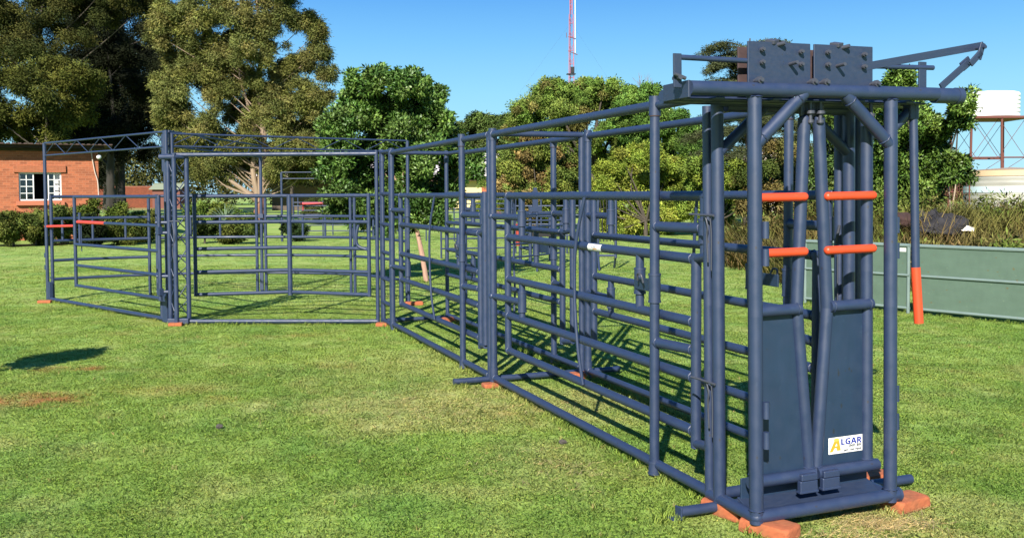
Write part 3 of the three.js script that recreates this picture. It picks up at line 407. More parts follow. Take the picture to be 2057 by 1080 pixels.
{
  const brick = std(lin(1, 1, 1), 0.9, { map: brickTex, bumpMap: brickTex, bumpScale: 0.006 });
  const hs = thing('brick_house', 'orange brick house with white steel window at the left edge', 'house', at(-15.72, 36), 0.45);
  // local x runs left from the corner (negative); wall with a window opening from -2.66 to -1.28, 1.46 to 2.5
  const W = -12, t = 0.25, wz = -t / 2;
  mesh('wall', [wallGeo(1.28, 3.3, t, -0.64, 1.65, wz), wallGeo(W * -1 - 2.7, 3.3, t, (W - 2.7) / 2, 1.65, wz), wallGeo(1.42, 1.46, t, -1.99, 0.73, wz), wallGeo(1.42, 0.78, t, -1.99, 2.91, wz), wallGeo(t, 3.2, 8, -t / 2, 1.6, -t - 4.003)], brick, hs);
  mesh('lintel', [box(-1.99, 2.64, 0.02, 1.75, 0.26, 0.10, 0.01)], brick, hs);
  mesh('sill', [box(-1.99, 1.36, 0.04, 1.62, 0.14, 0.2, 0.01)], std(lin(0.40, 0.13, 0.07), 0.85), hs);
  const win = mesh('window', [box(-1.99, 2.485, -0.08, 1.42, 0.05, 0.05), box(-1.99, 1.49, -0.08, 1.42, 0.05, 0.05), box(-1.305, 1.99, -0.08, 0.05, 1.0, 0.05), box(-2.675, 1.99, -0.08, 0.05, 1.0, 0.05), box(-1.72, 1.99, -0.08, 0.04, 1.0, 0.05), box(-2.22, 1.99, -0.08, 0.04, 1.0, 0.05), box(-1.52, 1.99, -0.08, 0.03, 1.0, 0.03), box(-2.45, 1.99, -0.08, 0.03, 1.0, 0.03), ...[1.74, 1.99, 2.24].flatMap((y) => [box(-1.51, y, -0.08, 0.4, 0.025, 0.03), box(-2.45, y, -0.08, 0.44, 0.025, 0.03)])], M.white, hs);
  for (const x of [-1.61, -1.41, -2.33, -2.56]) mesh('pane', [box(x, 1.99, -0.10, 0.19, 0.95, 0.006, 0.001)], new THREE.MeshPhysicalMaterial({ color: 0xffffff, roughness: 0.05, transmission: 1, thickness: 0 }), win);
  mesh('curtain', [box(-1.43, 1.99, -0.3, 0.26, 1.0, 0.03)], std(lin(0.6, 0.58, 0.55), 0.9), hs);
  mesh('inner_wall', [box(-2.2, 1.6, -2.6, 4, 3.1, 0.06)], M.dark, hs);
  const corr = []; for (let x = W - 0.4; x < 0.45; x += 0.19) corr.push(box(x + 0.095, 3.40, -3.9, 0.125, 0.05, 9.2, 0.02, [-0.03, 0, 0]));
  mesh('roof', [...corr, box(W / 2, 3.385, -3.9, -W + 0.9, 0.012, 9.2, 0.002, [-0.03, 0, 0])], std(lin(0.06, 0.036, 0.03), 0.8), hs);
  mesh('fascia', [box(W / 2, 3.47, 0.41, -W + 0.4, 0.14, 0.03)], std(lin(0.022, 0.014, 0.012), 0.8), hs);
  mesh('downpipe', [bend([[-0.25, 3.4, 0.1], [-0.2, 3.0, 0.06], [-0.12, 2.5, 0.05], [-0.04, 2.2, 0.05], [-0.03, 0.2, 0.05]], 0.022, 30, 6)], std(lin(0.5, 0.4, 0.33), 0.7), hs);
  mesh('wall_lamp', [ball([0.02, 3.1, 0.2], 0.09), tube([0.02, 3.1, 0.0], [0.02, 3.15, 0.18], 0.02, 6)], M.white, hs);

  const bw = thing('boundary_wall', 'long low red brick wall beyond the dark tree trunks', 'wall', at(-52.6, 122));
  mesh('wall', [wallGeo(17, 2.7, 0.3, 0, 1.35, 0)], std(lin(0.48, 0.40, 0.40), 0.95, { map: brickTex }), bw); mesh('coping', [box(0, 2.75, 0, 17.2, 0.1, 0.4, 0.02)], std(lin(0.28, 0.11, 0.07), 0.9), bw);
  const bw2 = thing('boundary_wall', 'orange brick wall glimpsed behind the olive bush', 'wall', at(1.2, 72));
  mesh('wall', [wallGeo(7, 2.2, 0.3, 0, 1.1, 0)], brick, bw2); mesh('coping', [box(0, 2.24, 0, 7.1, 0.08, 0.4, 0.02)], std(lin(0.28, 0.11, 0.07), 0.9), bw2);
  const sh = thing('garden_shed', 'small dull red shed with pale green roof behind the open gate hinge', 'shed', at(-42.6, 118));
  mesh('wall', [box(0, 1.25, 0, 3.4, 2.5, 3, 0.02)], std(lin(0.15, 0.06, 0.045), 0.9), sh); mesh('roof', [box(0, 2.72, 0.85, 4, 0.08, 2.2, 0.02, [0.35, 0, 0]), box(0, 2.72, -0.85, 4, 0.08, 2.2, 0.02, [-0.35, 0, 0])], std(lin(0.22, 0.25, 0.17), 0.8), sh); mesh('door', [box(0.8, 1.05, 1.53, 0.9, 2.0, 0.06)], M.dark, sh);
  const fl = thing('dry_field', 'strip of pale dry grass beyond the dark tree trunks', 'field', at(-44, 112)); fl.userData.kind = 'structure';
  mesh('ground', [new THREE.PlaneGeometry(30, 17).rotateX(-Math.PI / 2).translate(0, 0.012, 0)], std(lin(0.30, 0.24, 0.07), 0.95, { map: mottle }), fl);

  const ch = thing('cream_house', 'long cream house with pale grey roof and verandah coloured dark as shade behind the citrus tree', 'house', at(-10, 95));
  mesh('wall', [box(3.55, 1.7, -4, 10.4, 3.4, 8, 0.02), box(-6.55, 1.7, -4, 2.1, 3.4, 7.9, 0.02)], std(lin(0.62, 0.50, 0.26), 0.9), ch);
  mesh('verandah_shade_wall', [box(-3.6, 1.7, -4.2, 4.0, 3.38, 3, 0.02), box(-11.2, 1.7, -4.2, 7.2, 3.38, 3, 0.02)], std(lin(0.10, 0.075, 0.06), 0.9), ch);  // dark wall colour stands for the shade under the porch
  mesh('roof', [box(-3, 4.6, -1.6, 26, 0.1, 6.6, 0.03, [0.38, 0, 0]), box(-3, 4.6, -7.3, 26, 0.1, 6.6, 0.03, [-0.38, 0, 0])], std(lin(0.55, 0.50, 0.50), 0.6), ch);
  mesh('fascia', [box(-3, 3.42, 1.5, 26, 0.22, 0.06)], std(lin(0.6, 0.52, 0.50), 0.7), ch);
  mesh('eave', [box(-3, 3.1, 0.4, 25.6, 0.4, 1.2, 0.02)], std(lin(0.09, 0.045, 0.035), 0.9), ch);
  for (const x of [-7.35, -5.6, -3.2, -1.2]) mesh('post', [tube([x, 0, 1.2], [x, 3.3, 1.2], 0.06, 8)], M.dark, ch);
  const w1 = mesh('window', [box(-6.5, 1.9, 0.02, 1.2, 1.4, 0.06)], M.dark, ch); mesh('burglar_bar', [...[-7, -6.75, -6.5, -6.25, -6].map((x) => box(x, 1.9, 0.07, 0.05, 1.4, 0.03)), box(-6.5, 1.9, 0.07, 1.2, 0.05, 0.03), box(-6.5, 2.6, 0.07, 1.2, 0.06, 0.03), box(-6.5, 1.2, 0.07, 1.2, 0.06, 0.03)], M.white, w1);

  const ph = thing('pale_house', 'pale pinkish gable house glimpsed through the head gate', 'house', at(23.6, 80));
  { const s = new THREE.Shape(); s.moveTo(-2.6, 0); s.lineTo(2.6, 0); s.lineTo(2.6, 4.6); s.lineTo(0, 6.2); s.lineTo(-2.6, 4.6); s.closePath(); mesh('wall', [new THREE.ExtrudeGeometry(s, { depth: 7, bevelEnabled: false }).translate(0, 0, -7)], std(lin(0.62, 0.50, 0.47), 0.9), ph); mesh('roof', [box(-1.45, 5.5, -3.4, 3.5, 0.1, 8, 0.02, [0, 0, 0.55]), box(1.45, 5.5, -3.4, 3.5, 0.1, 8, 0.02, [0, 0, -0.55])], std(lin(0.45, 0.38, 0.36), 0.7), ph); mesh('window', [box(0.6, 3.6, 0.02, 0.9, 1.0, 0.06)], M.dark, ph); }

  // radio mast
  {
    const pink = std(lin(0.42, 0.12, 0.15), 0.6), mast = thing('radio_mast', 'slim red lattice radio mast with a thin white whip aerial', 'mast', at(5.98, 95));
    const H = 31, R = 0.3, c = [0.3, 2.4, 4.5].map((a) => [Math.cos(a), Math.sin(a)]), wAt = (h) => R * (h > 19.5 ? 0.45 : 1.12 - 0.03 * (h - 8));
    c.forEach((q) => mesh('leg', [tube([q[0] * wAt(0), 0, q[1] * wAt(0)], [q[0] * wAt(19.4), 19.4, q[1] * wAt(19.4)], 0.042, 6), tube([q[0] * 0.13, 19.4, q[1] * 0.13], [q[0] * 0.13, H, q[1] * 0.13], 0.042, 6)], pink, mast));
    const br = []; for (let h = 1; h < H; h += h > 19 ? 0.7 : 1.35) for (let i = 0; i < 3; i++) { const a = c[i], b = c[(i + 1) % 3], w = wAt(h), w2 = wAt(h + 0.6); br.push(tube([a[0] * w, h, a[1] * w], [b[0] * w, h, b[1] * w], 0.022, 5), tube([a[0] * w, h, a[1] * w], [b[0] * w2, h + 0.6, b[1] * w2], 0.018, 5)); }
    mesh('brace', br, pink, mast);
    mesh('whip_aerial', [tube([0.42, 15.6, 0], [0.42, 26, 0], 0.045, 6)], M.white, mast);
    mesh('bracket', [tube([-0.3, 15.8, 0.1], [0.65, 15.4, 0.1], 0.04, 6), tube([-0.3, 17.2, 0.1], [0.45, 17.0, 0.1], 0.04, 6), tube([-0.45, 17.1, 0.1], [-0.45, 17.6, 0.1], 0.03, 6)], M.rust, mast);
    mesh('platform_box', [box(0.15, 13.9, 0.1, 0.35, 0.6, 0.35), box(0, 13.5, 0, 0.9, 0.06, 0.8)], M.dark, mast);
    const gw = []; for (const [dx, dz] of [[-14, -2], [13, -3], [1, 14]]) gw.push(tube([0, 18.6, 0], [dx, 0, dz], 0.004, 4)); mesh('guy_wire', gw, M.bolt, mast);
  }
  // water tower
  {
    const tw = thing('water_tower', 'rust brown steel tower carrying a white ribbed water tank', 'water tower', at(22.6, 45));
    const legs = [[-1.25, 1.0], [0.05, 1.2], [1.25, 1.0], [-1.25, -1.0], [1.25, -1.0]]; for (const [x, z] of legs) mesh('leg', [tube([x * 1.08, 0, z * 1.1], [x, 5.0, z], 0.055, 6)], M.rust, tw);
    const b = []; for (const y of [1.6, 3.2]) for (const z of [1, -1]) b.push(tube([-1.27, y, z], [1.27, y, z], 0.035, 5)); for (const z of [1, -1]) { b.push(tube([-1.25, 3.2, z], [0.0, 5, z], 0.012, 5), tube([0, 3.2, z], [-1.25, 5, z], 0.012, 5), tube([0, 3.2, z], [1.25, 5, z], 0.012, 5), tube([1.25, 3.2, z], [0, 5, z], 0.012, 5), tube([-1.3, 1.6, z], [1.25, 3.2, z], 0.012, 5)); } mesh('brace', b, M.rust, tw);
    mesh('platform', [box(0, 5.05, 0, 3.0, 0.1, 2.6)], M.rust, tw);
    const pr = [[0, 5.1], [1.22, 5.1]]; for (let k = 0; k < 6; k++) pr.push([1.26, 5.14 + k * 0.19], [1.26, 5.25 + k * 0.19], [1.21, 5.28 + k * 0.19], [1.21, 5.30 + k * 0.19]); pr.push([1.1, 6.28], [0, 6.4]);
    mesh('tank', [new THREE.LatheGeometry(pr.map((p) => new THREE.Vector2(...p)), 32).translate(0.12, 0, 0)], std(lin(0.85, 0.85, 0.85), 0.5), tw);
  }
  {
    const tk = thing('round_tank', 'corrugated cream and pale blue round tank at the right edge', 'tank', at(18.75, 35.5));
    const pr = []; for (let k = 0; k <= 40; k++) pr.push(new THREE.Vector2(1.62 + 0.02 * Math.sin(k * 2.0), k * 0.06)); mesh('wall', [new THREE.LatheGeometry(pr, 40)], std(lin(0.42, 0.41, 0.35), 0.6, { map: mottle }), tk);
    for (const [y, c] of [[0.9, [0.38, 0.55, 0.58]], [1.7, [0.5, 0.62, 0.64]], [2.3, [0.6, 0.42, 0.25]]]) mesh('band', [new THREE.CylinderGeometry(1.648, 1.648, 0.22, 40, 1, true).translate(0, y, 0)], std(lin(...c), 0.7), tk);
    mesh('lid', [new THREE.ConeGeometry(1.66, 0.12, 40).translate(0, 2.47, 0)], std(lin(0.35, 0.26, 0.18), 0.8), tk);
  }
  {
    const cg = thing('wire_cage', 'square wire mesh cage standing in front of the round tank', 'cage', at(13.1, 28.5)), bars = [], wires = [];
    for (const x of [-0.5, 0.5]) for (const z of [-0.4, 0.4]) bars.push(tube([x, 0, z], [x, 2.35, z], 0.022, 6)); for (const y of [0.9, 2.35]) for (const z of [-0.4, 0.4]) bars.push(tube([-0.5, y, z], [0.5, y, z], 0.018, 5));
    for (let x = -0.4; x < 0.5; x += 0.1) wires.push(tube([x, 0.1, 0.4], [x, 2.35, 0.4], 0.006, 4)); for (let y = 0.2; y < 2.3; y += 0.15) wires.push(tube([-0.5, y, 0.4], [0.5, y, 0.4], 0.006, 4));
    mesh('frame', bars, M.rust, cg); mesh('wire', wires, M.rust, cg);
    const bk = thing('white_bucket', 'whitish pink bucket lying beside the wire cage', 'bucket', at(12.55, 27.6)); mesh('body', [new THREE.CylinderGeometry(0.17, 0.13, 0.35, 16, 1, true).rotateX(0.5).translate(0, 0.82, 0)], std(lin(0.75, 0.6, 0.58), 0.6), bk); mesh('base', [new THREE.CylinderGeometry(0.3, 0.36, 0.7, 10).translate(0, 0.35, 0)], M.rust, bk);
  }
  [[1862, 26, [[0, 0], [-0.02, 0.9], [0.12, 1.9]], 'bent bleached cane left of the wire cage'], [1872, 25.5, [[0.25, 0], [0.1, 1.0], [0.0, 1.65], [-0.1, 1.4], [-0.15, 0.3]], 'hooped bleached cane among the tall grass'], [1890, 26, [[0, 0], [-0.05, 1.1], [-0.1, 2.1]], 'straight bleached cane nearest the round tree'], [1910, 26, [[0.1, 0], [0.0, 1.3], [-0.12, 2.5]], 'tall bleached cane leaning left beside the wire cage'], [1912, 26.3, [[-0.15, 0], [0.0, 1.0], [0.18, 2.3]], 'tall bleached cane leaning right beside the wire cage']].forEach(([px, D, pts, label]) => {
    const o = mesh('garden_cane', [bend(pts.map(([x, y]) => v3(x, y, rr(-0.05, 0.05))), 0.022, 14, 6)], M.dryWood); o.position.copy(at((px - 1028.5) * D / 1900, D)); tag(o, label, 'cane', 'bleached canes in the rough grass');
  });
  // spoil heap with a torn white sheet
  {
    const g = new THREE.SphereGeometry(1, 48, 24), p = g.attributes.position; for (let i = 0; i < p.count; i++) { const x = p.getX(i), y = p.getY(i), z = p.getZ(i), n = 1 + 0.45 * fbm(x * 2.2 + 4, y * 2.2 + z * 1.9, 4); p.setXYZ(i, x * 1.25 * n, Math.max(-0.2, y * 0.42 * n + 0.1), z * 0.7 * n); } g.computeVertexNormals();
    const hp = mesh('spoil_heap', g.clone(), std(lin(0.028, 0.026, 0.03), 0.9, { map: mottle })); for (let i = 0, q = hp.geometry.attributes.position; i < q.count; i++) { const n = 1 + 0.9 * fbm(q.getX(i) * 3.1 + 7, q.getZ(i) * 3.1 + q.getY(i) * 2, 3); q.setY(i, q.getY(i) * n); } hp.geometry.computeVertexNormals(); hp.scale.set(0.52, 0.72, 0.8); hp.rotation.y = 0.3; hp.position.copy(at(9.3, 20.6, 0.76)); tag(hp, 'dark grey covered heap lying in the tall grass behind the green panels', 'heap');
    const b2 = g.clone(); const h2 = mesh('spoil_heap', b2, std(lin(0.05, 0.024, 0.02), 0.95, { map: mottle })); h2.scale.set(0.22, 0.45, 0.5); h2.position.copy(at(8.45, 20.5, 0.95)); tag(h2, 'small dark brown heap just left of the hanging orange handle', 'heap');
    const bank = g.clone(); const h3 = mesh('earth_bank', bank, std(lin(0.09, 0.075, 0.035), 0.95, { map: mottle })); h3.scale.set(3.6, 1.35, 2.2); h3.position.copy(at(9.6, 21.6, 0.15)); tag(h3, 'low weedy earth bank under the dark heap', 'bank', null, 'structure');
    const sg = new THREE.PlaneGeometry(0.34, 0.17, 8, 6), sp = sg.attributes.position; for (let i = 0; i < sp.count; i++) sp.setXYZ(i, sp.getX(i), sp.getY(i) * (0.85 - 0.9 * sp.getX(i)) + 0.05 * noise(sp.getX(i) * 9, 1), 0.05 * noise(sp.getX(i) * 7, sp.getY(i) * 7)); sg.computeVertexNormals();
    const sh2 = mesh('plastic_sheet', sg, std(lin(0.8, 0.74, 0.68), 0.6)); sh2.scale.set(0.85, 0.9, 1); sh2.rotation.z = -0.25; sh2.rotation.x = -0.5; sh2.position.copy(at(9.72, 20.15, 0.86)); tag(sh2, 'torn white sheet caught on the dark heap', 'sheet');
  }
}

// ------------------------------------------------------------------ cattle equipment
const TH = 20.9 * Math.PI / 180, cs = Math.cos(TH), sn = Math.sin(TH);
const SP = (s, t, h = 0) => at(-0.162 - sn * s + cs * t, 8.05 + cs * s + sn * t, h);  // s along the chute away from the head gate, t across to its right
const TURN = -(Math.PI / 2 - TH);                              // local x towards the head gate, local z out to the left
const H5 = [1.63, 1.287, 0.94, 0.635, 0.34];
const R = 0.0285;
function sleeve(x, y0, y1, z, r = R + 0.006) { return [tube([x, y0, z], [x, y1, z], r), tube([x, y1 - 0.008, z], [x, y1 + 0.004, z], r + 0.003), tube([x, y0 - 0.004, z], [x, y0 + 0.008, z], r + 0.003)]; }
function sidePanel(s0, t, side, label, o = {}) {               // one long side of the chute: fixed frame with a hinged gate of five rails
  const p = thing('chute_side_panel', label, 'chute panel', SP(s0, t), TURN, 'chute side panels'), z = side, zi = -0.05 * side, zo = 0.012 * side, L = o.len ?? 3.41, T = M.steel;
  mesh('post', [tube([0, 0, 0], [0, 2.19, 0], 0.031), tube([0, 2.10, 0], [0, 2.2, 0], 0.035), tube([0, 0.16, 0], [0, 0.04, 0], 0.036)], T, p);
  mesh('post', [tube([L, 0.05, 0], [L, 2.15, 0], 0.028)], T, p);
  mesh('post', [tube([2.79, 0.02, zo], [2.79, 2.19, zo], 0.0285), ...sleeve(2.79, 1.02, 1.18, zo), ...sleeve(2.79, 0.02, 0.09, zo)], T, p);
  mesh('collar', [tube([2.79, 2.09, zo], [2.79, 2.20, zo], 0.034)], T, p); mesh('rust_ring', [tube([2.79, 2.085, zo], [2.79, 2.10, zo], 0.033)], M.rusty, p);
  mesh('catch_post', [tube([3.32, 0.31, zi * 0.6], [3.32, 1.665, zi * 0.6], 0.0285)], T, p);
  mesh('top_rail', welded([0, 2.15, 0], [L + 0.02, 2.15, 0], 0.028, 0.034), T, p);
  mesh('ground_rail', welded([0.02, 0.075, 0], [L, 0.075, 0], 0.028), T, p);
  // gate
  mesh('gate_upright', [tube([0.225, 0.33, zi], [0.225, 1.655, zi], R)], T, p);
  mesh('gate_upright', [tube([3.137, 0.25, zi], [3.137, 1.305, zi], R)], T, p);
  mesh('rail', welded([0.225, H5[0], zi], [3.31, H5[0], zi], R), T, p);
  for (const h of H5.slice(1)) mesh('rail', welded([0.225, h, zi], [3.137, h, zi], R), T, p);
  mesh('link', [tube([3.137, 1.29, zi], [3.32, 1.315, zi * 0.6], 0.026)], T, p); mesh('link', [tube([3.137, 0.275, zi], [3.32, 0.30, zi * 0.6], 0.026)], T, p);
  mesh('slide_tube', [tube([3.224, 1.31, zi], [3.224, 1.62, zi], R), ...sleeve(3.224, 1.38, 1.505, zi, R + 0.008)], T, p);
  mesh('link', welded([2.79, 1.456, zo], [3.224, 1.456, zi], R), T, p); mesh('link', welded([2.79, 0.787, zo], [3.137, 0.787, zi], R), T, p);
  mesh('slide_tube', [tube([2.5, 0.95, zi], [2.5, 1.28, zi], 0.026), ...sleeve(2.5, 1.04, 1.19, zi)], T, p);
  mesh('latch_plate', [box(2.62, 1.105, (zi + zo) / 2, 0.24, 0.075, 0.012)], M.sheet, p); mesh('latch_pin', [bend([[2.60, 1.13, 0.02 * side], [2.62, 1.17, 0.03 * side], [2.66, 1.165, 0.03 * side], [2.67, 1.12, 0.02 * side]], 0.007, 12, 6)], M.bolt, p);
  for (const [y0, y1, yl, s1, s2] of [[1.30, 1.61, 1.456, 1.39, 1.51], [0.655, 0.92, 0.775, 0.70, 0.86]]) { mesh('slide_tube', [tube([0.545, y0, zi], [0.545, y1, zi], 0.026), ...sleeve(0.545, s1, s2, zi)], T, p); mesh('link', [tube([0, yl, 0], [0.545, yl, zi], 0.027), ball([0, yl, 0.012 * side], 0.03)], T, p); }
  mesh('release_rod', [bend([[1.80, 1.62, zi * 0.2], [1.72, 1.30, zo * 1.5], [1.70, 0.95, zo * 1.5], [1.74, 0.60, zo * 1.2], [1.77, 0.345, zi * 0.2]], 0.012, 30, 8)], T, p);
  if (o.sticker) mesh('sticker', [new THREE.CylinderGeometry(R + 0.0008, R + 0.0008, 0.2, 20, 1, true, -0.9, 1.8).rotateZ(Math.PI / 2).rotateX(Math.PI / 2 * 0).translate(1.92, H5[1] , zi)], M.stick2, p);
  return p;
}
// printed stickers
function canvasTex(w, h, draw) { const c = document.createElement('canvas'); c.width = w; c.height = h; draw(c.getContext('2d'), w, h); const t = new THREE.CanvasTexture(c); t.colorSpace = THREE.SRGBColorSpace; return t; }
const logoTex = canvasTex(512, 256, (x, w, h) => {
  x.fillStyle = '#f4f2ee'; x.fillRect(0, 0, w, h);
  x.fillStyle = '#ee9a32'; x.beginPath(); x.moveTo(14, 226); x.lineTo(98, 30); x.lineTo(156, 30); x.lineTo(186, 214); x.lineTo(128, 214); x.lineTo(120, 170); x.lineTo(96, 168); x.lineTo(60, 226); x.closePath(); x.fill();
  x.fillStyle = '#f6b25a'; x.beginPath(); x.ellipse(120, 40, 42, 26, 0, 0, 6.3); x.fill();
  x.fillStyle = '#f4f2ee'; x.beginPath(); x.moveTo(122, 92); x.lineTo(98, 140); x.lineTo(132, 138); x.closePath(); x.fill();
  const fit = (text, left, base, width, size) => { x.textAlign = 'left'; x.textBaseline = 'alphabetic'; x.font = `bold ${size}px sans-serif`; const w0 = x.measureText(text).width; const f = Math.round(size * Math.min(1, width / w0)); x.font = `bold ${f}px sans-serif`; const gap = [...text].map((c) => x.measureText(c).width), sum = gap.reduce((a, b) => a + b, 0), extra = text.length > 1 ? (width - sum) / (text.length - 1) : 0; let px = left; [...text].forEach((c, k) => { x.fillText(c, px, base); px += gap[k] + extra; }); };
  x.fillStyle = '#1b2b8a'; fit('LGAR', 180, 128, 322, 136); x.strokeStyle = '#1b2b8a'; x.lineWidth = 5; const fs = x.fillText; x.fillText = (a, b, c) => { fs.call(x, a, b, c); x.strokeText(a, b, c); }; fit('LGAR', 180, 128, 322, 136); x.fillText = fs;
  x.fillStyle = '#7fb6de'; x.fillRect(232, 148, 62, 14);
  x.fillStyle = '#1c2136'; x.strokeStyle = '#1c2136'; x.lineWidth = 3; x.fillText = (a, b, c) => { fs.call(x, a, b, c); x.strokeText(a, b, c); }; fit('IND BK', 300, 178, 198, 58); fit('087 150 7605', 226, 238, 272, 56); x.fillText = fs;
});
M.logo = std(lin(0.92, 0.92, 0.92), 0.4, { map: logoTex });
M.stick2 = std(lin(0.85, 0.85, 0.85), 0.5, { map: canvasTex(256, 64, (x, w, h) => { x.fillStyle = '#f1eeea'; x.fillRect(0, 0, w, h); x.fillStyle = '#e7a04a'; x.fillRect(62, 26, 40, 18); x.fillStyle = '#7a7f92'; x.font = 'bold 30px sans-serif'; x.fillText('LGAR', 108, 40); x.fillRect(30, 20, 26, 8); }) });

sidePanel(0, 0, 1, 'long chute side nearest the camera, with small white sticker on its second rail', { len: 3.42, sticker: true });
sidePanel(3.61, 0, 1, 'near chute side farther from the head gate, next to the round pen', { len: 3.53 });
sidePanel(-0.03, 0.88, -1, 'chute side behind the nearest side, ending at the head gate', { len: 3.40 });
sidePanel(3.55, 0.88, -1, 'far chute side behind the side next to the round pen', { len: 3.45 });
{ // narrow end panels where the chute meets the pen
  const ep = (s0, s1, t, label) => {
    const p = thing('chute_end_panel', label, 'chute panel', SP(s1, t), TURN, 'narrow chute end panels'), L = s1 - s0;
    mesh('post', [tube([0, 0, 0], [0, 2.21, 0], 0.026)], M.steel, p); mesh('post', [tube([L - 0.07, 0, 0], [L - 0.07, 2.18, 0], 0.024)], M.steel, p); mesh('collar', [tube([0, 2.06, 0], [0, 2.13, 0], 0.031)], M.steel, p);
    for (const h of [2.17, 1.65, 1.27, 0.92, 0.59, 0.29, 0.06]) mesh('rail', [tube([0, h, 0], [L, h, 0], 0.024)], M.steel, p);
  };
  ep(3.61, 4.16, 0, 'narrow panel at the pen end of the near chute side'); ep(3.60, 4.30, 0.9, 'narrow panel at the pen end of the far chute side');
  const tf = (s, label, o) => { // cross frames that hold the two sides apart
    const p = thing('cross_frame', label, 'cross frame', SP(s, 0), TURN, 'cross frames of the chute');
    mesh('base_tie', [tube([0, 0.045, o.a], [0, 0.045, -o.b], 0.026), tube([0, 0.045, o.a + 0.004], [0, 0.045, o.a - 0.01], 0.028)], M.steel, p);
    if (o.cleat) mesh('cleat', [box(0.0, 0.042, o.a + 0.008, 0.06, 0.062, 0.010), box(0.0, 0.016, o.a + 0.03, 0.06, 0.008, 0.055)], M.steel, p);
    if (o.top) mesh('top_tie', [tube([0, o.top, 0], [0.0, o.top, -0.88], 0.026)], M.steel, p);
  };
  tf(0.09, 'cross frame in the middle of the chute with a foot sticking out on the lawn', { a: 0.33, b: 1.25, top: 2.165 });
  tf(4.16, 'cross frame at the pen end of the chute', { a: 0.0, b: 0.95, top: 2.17 });
  tf(-3.49, 'cross frame beside the head gate with a cleated foot on the near lawn', { a: 0.26, b: 1.22, top: 2.08, cleat: true });
}

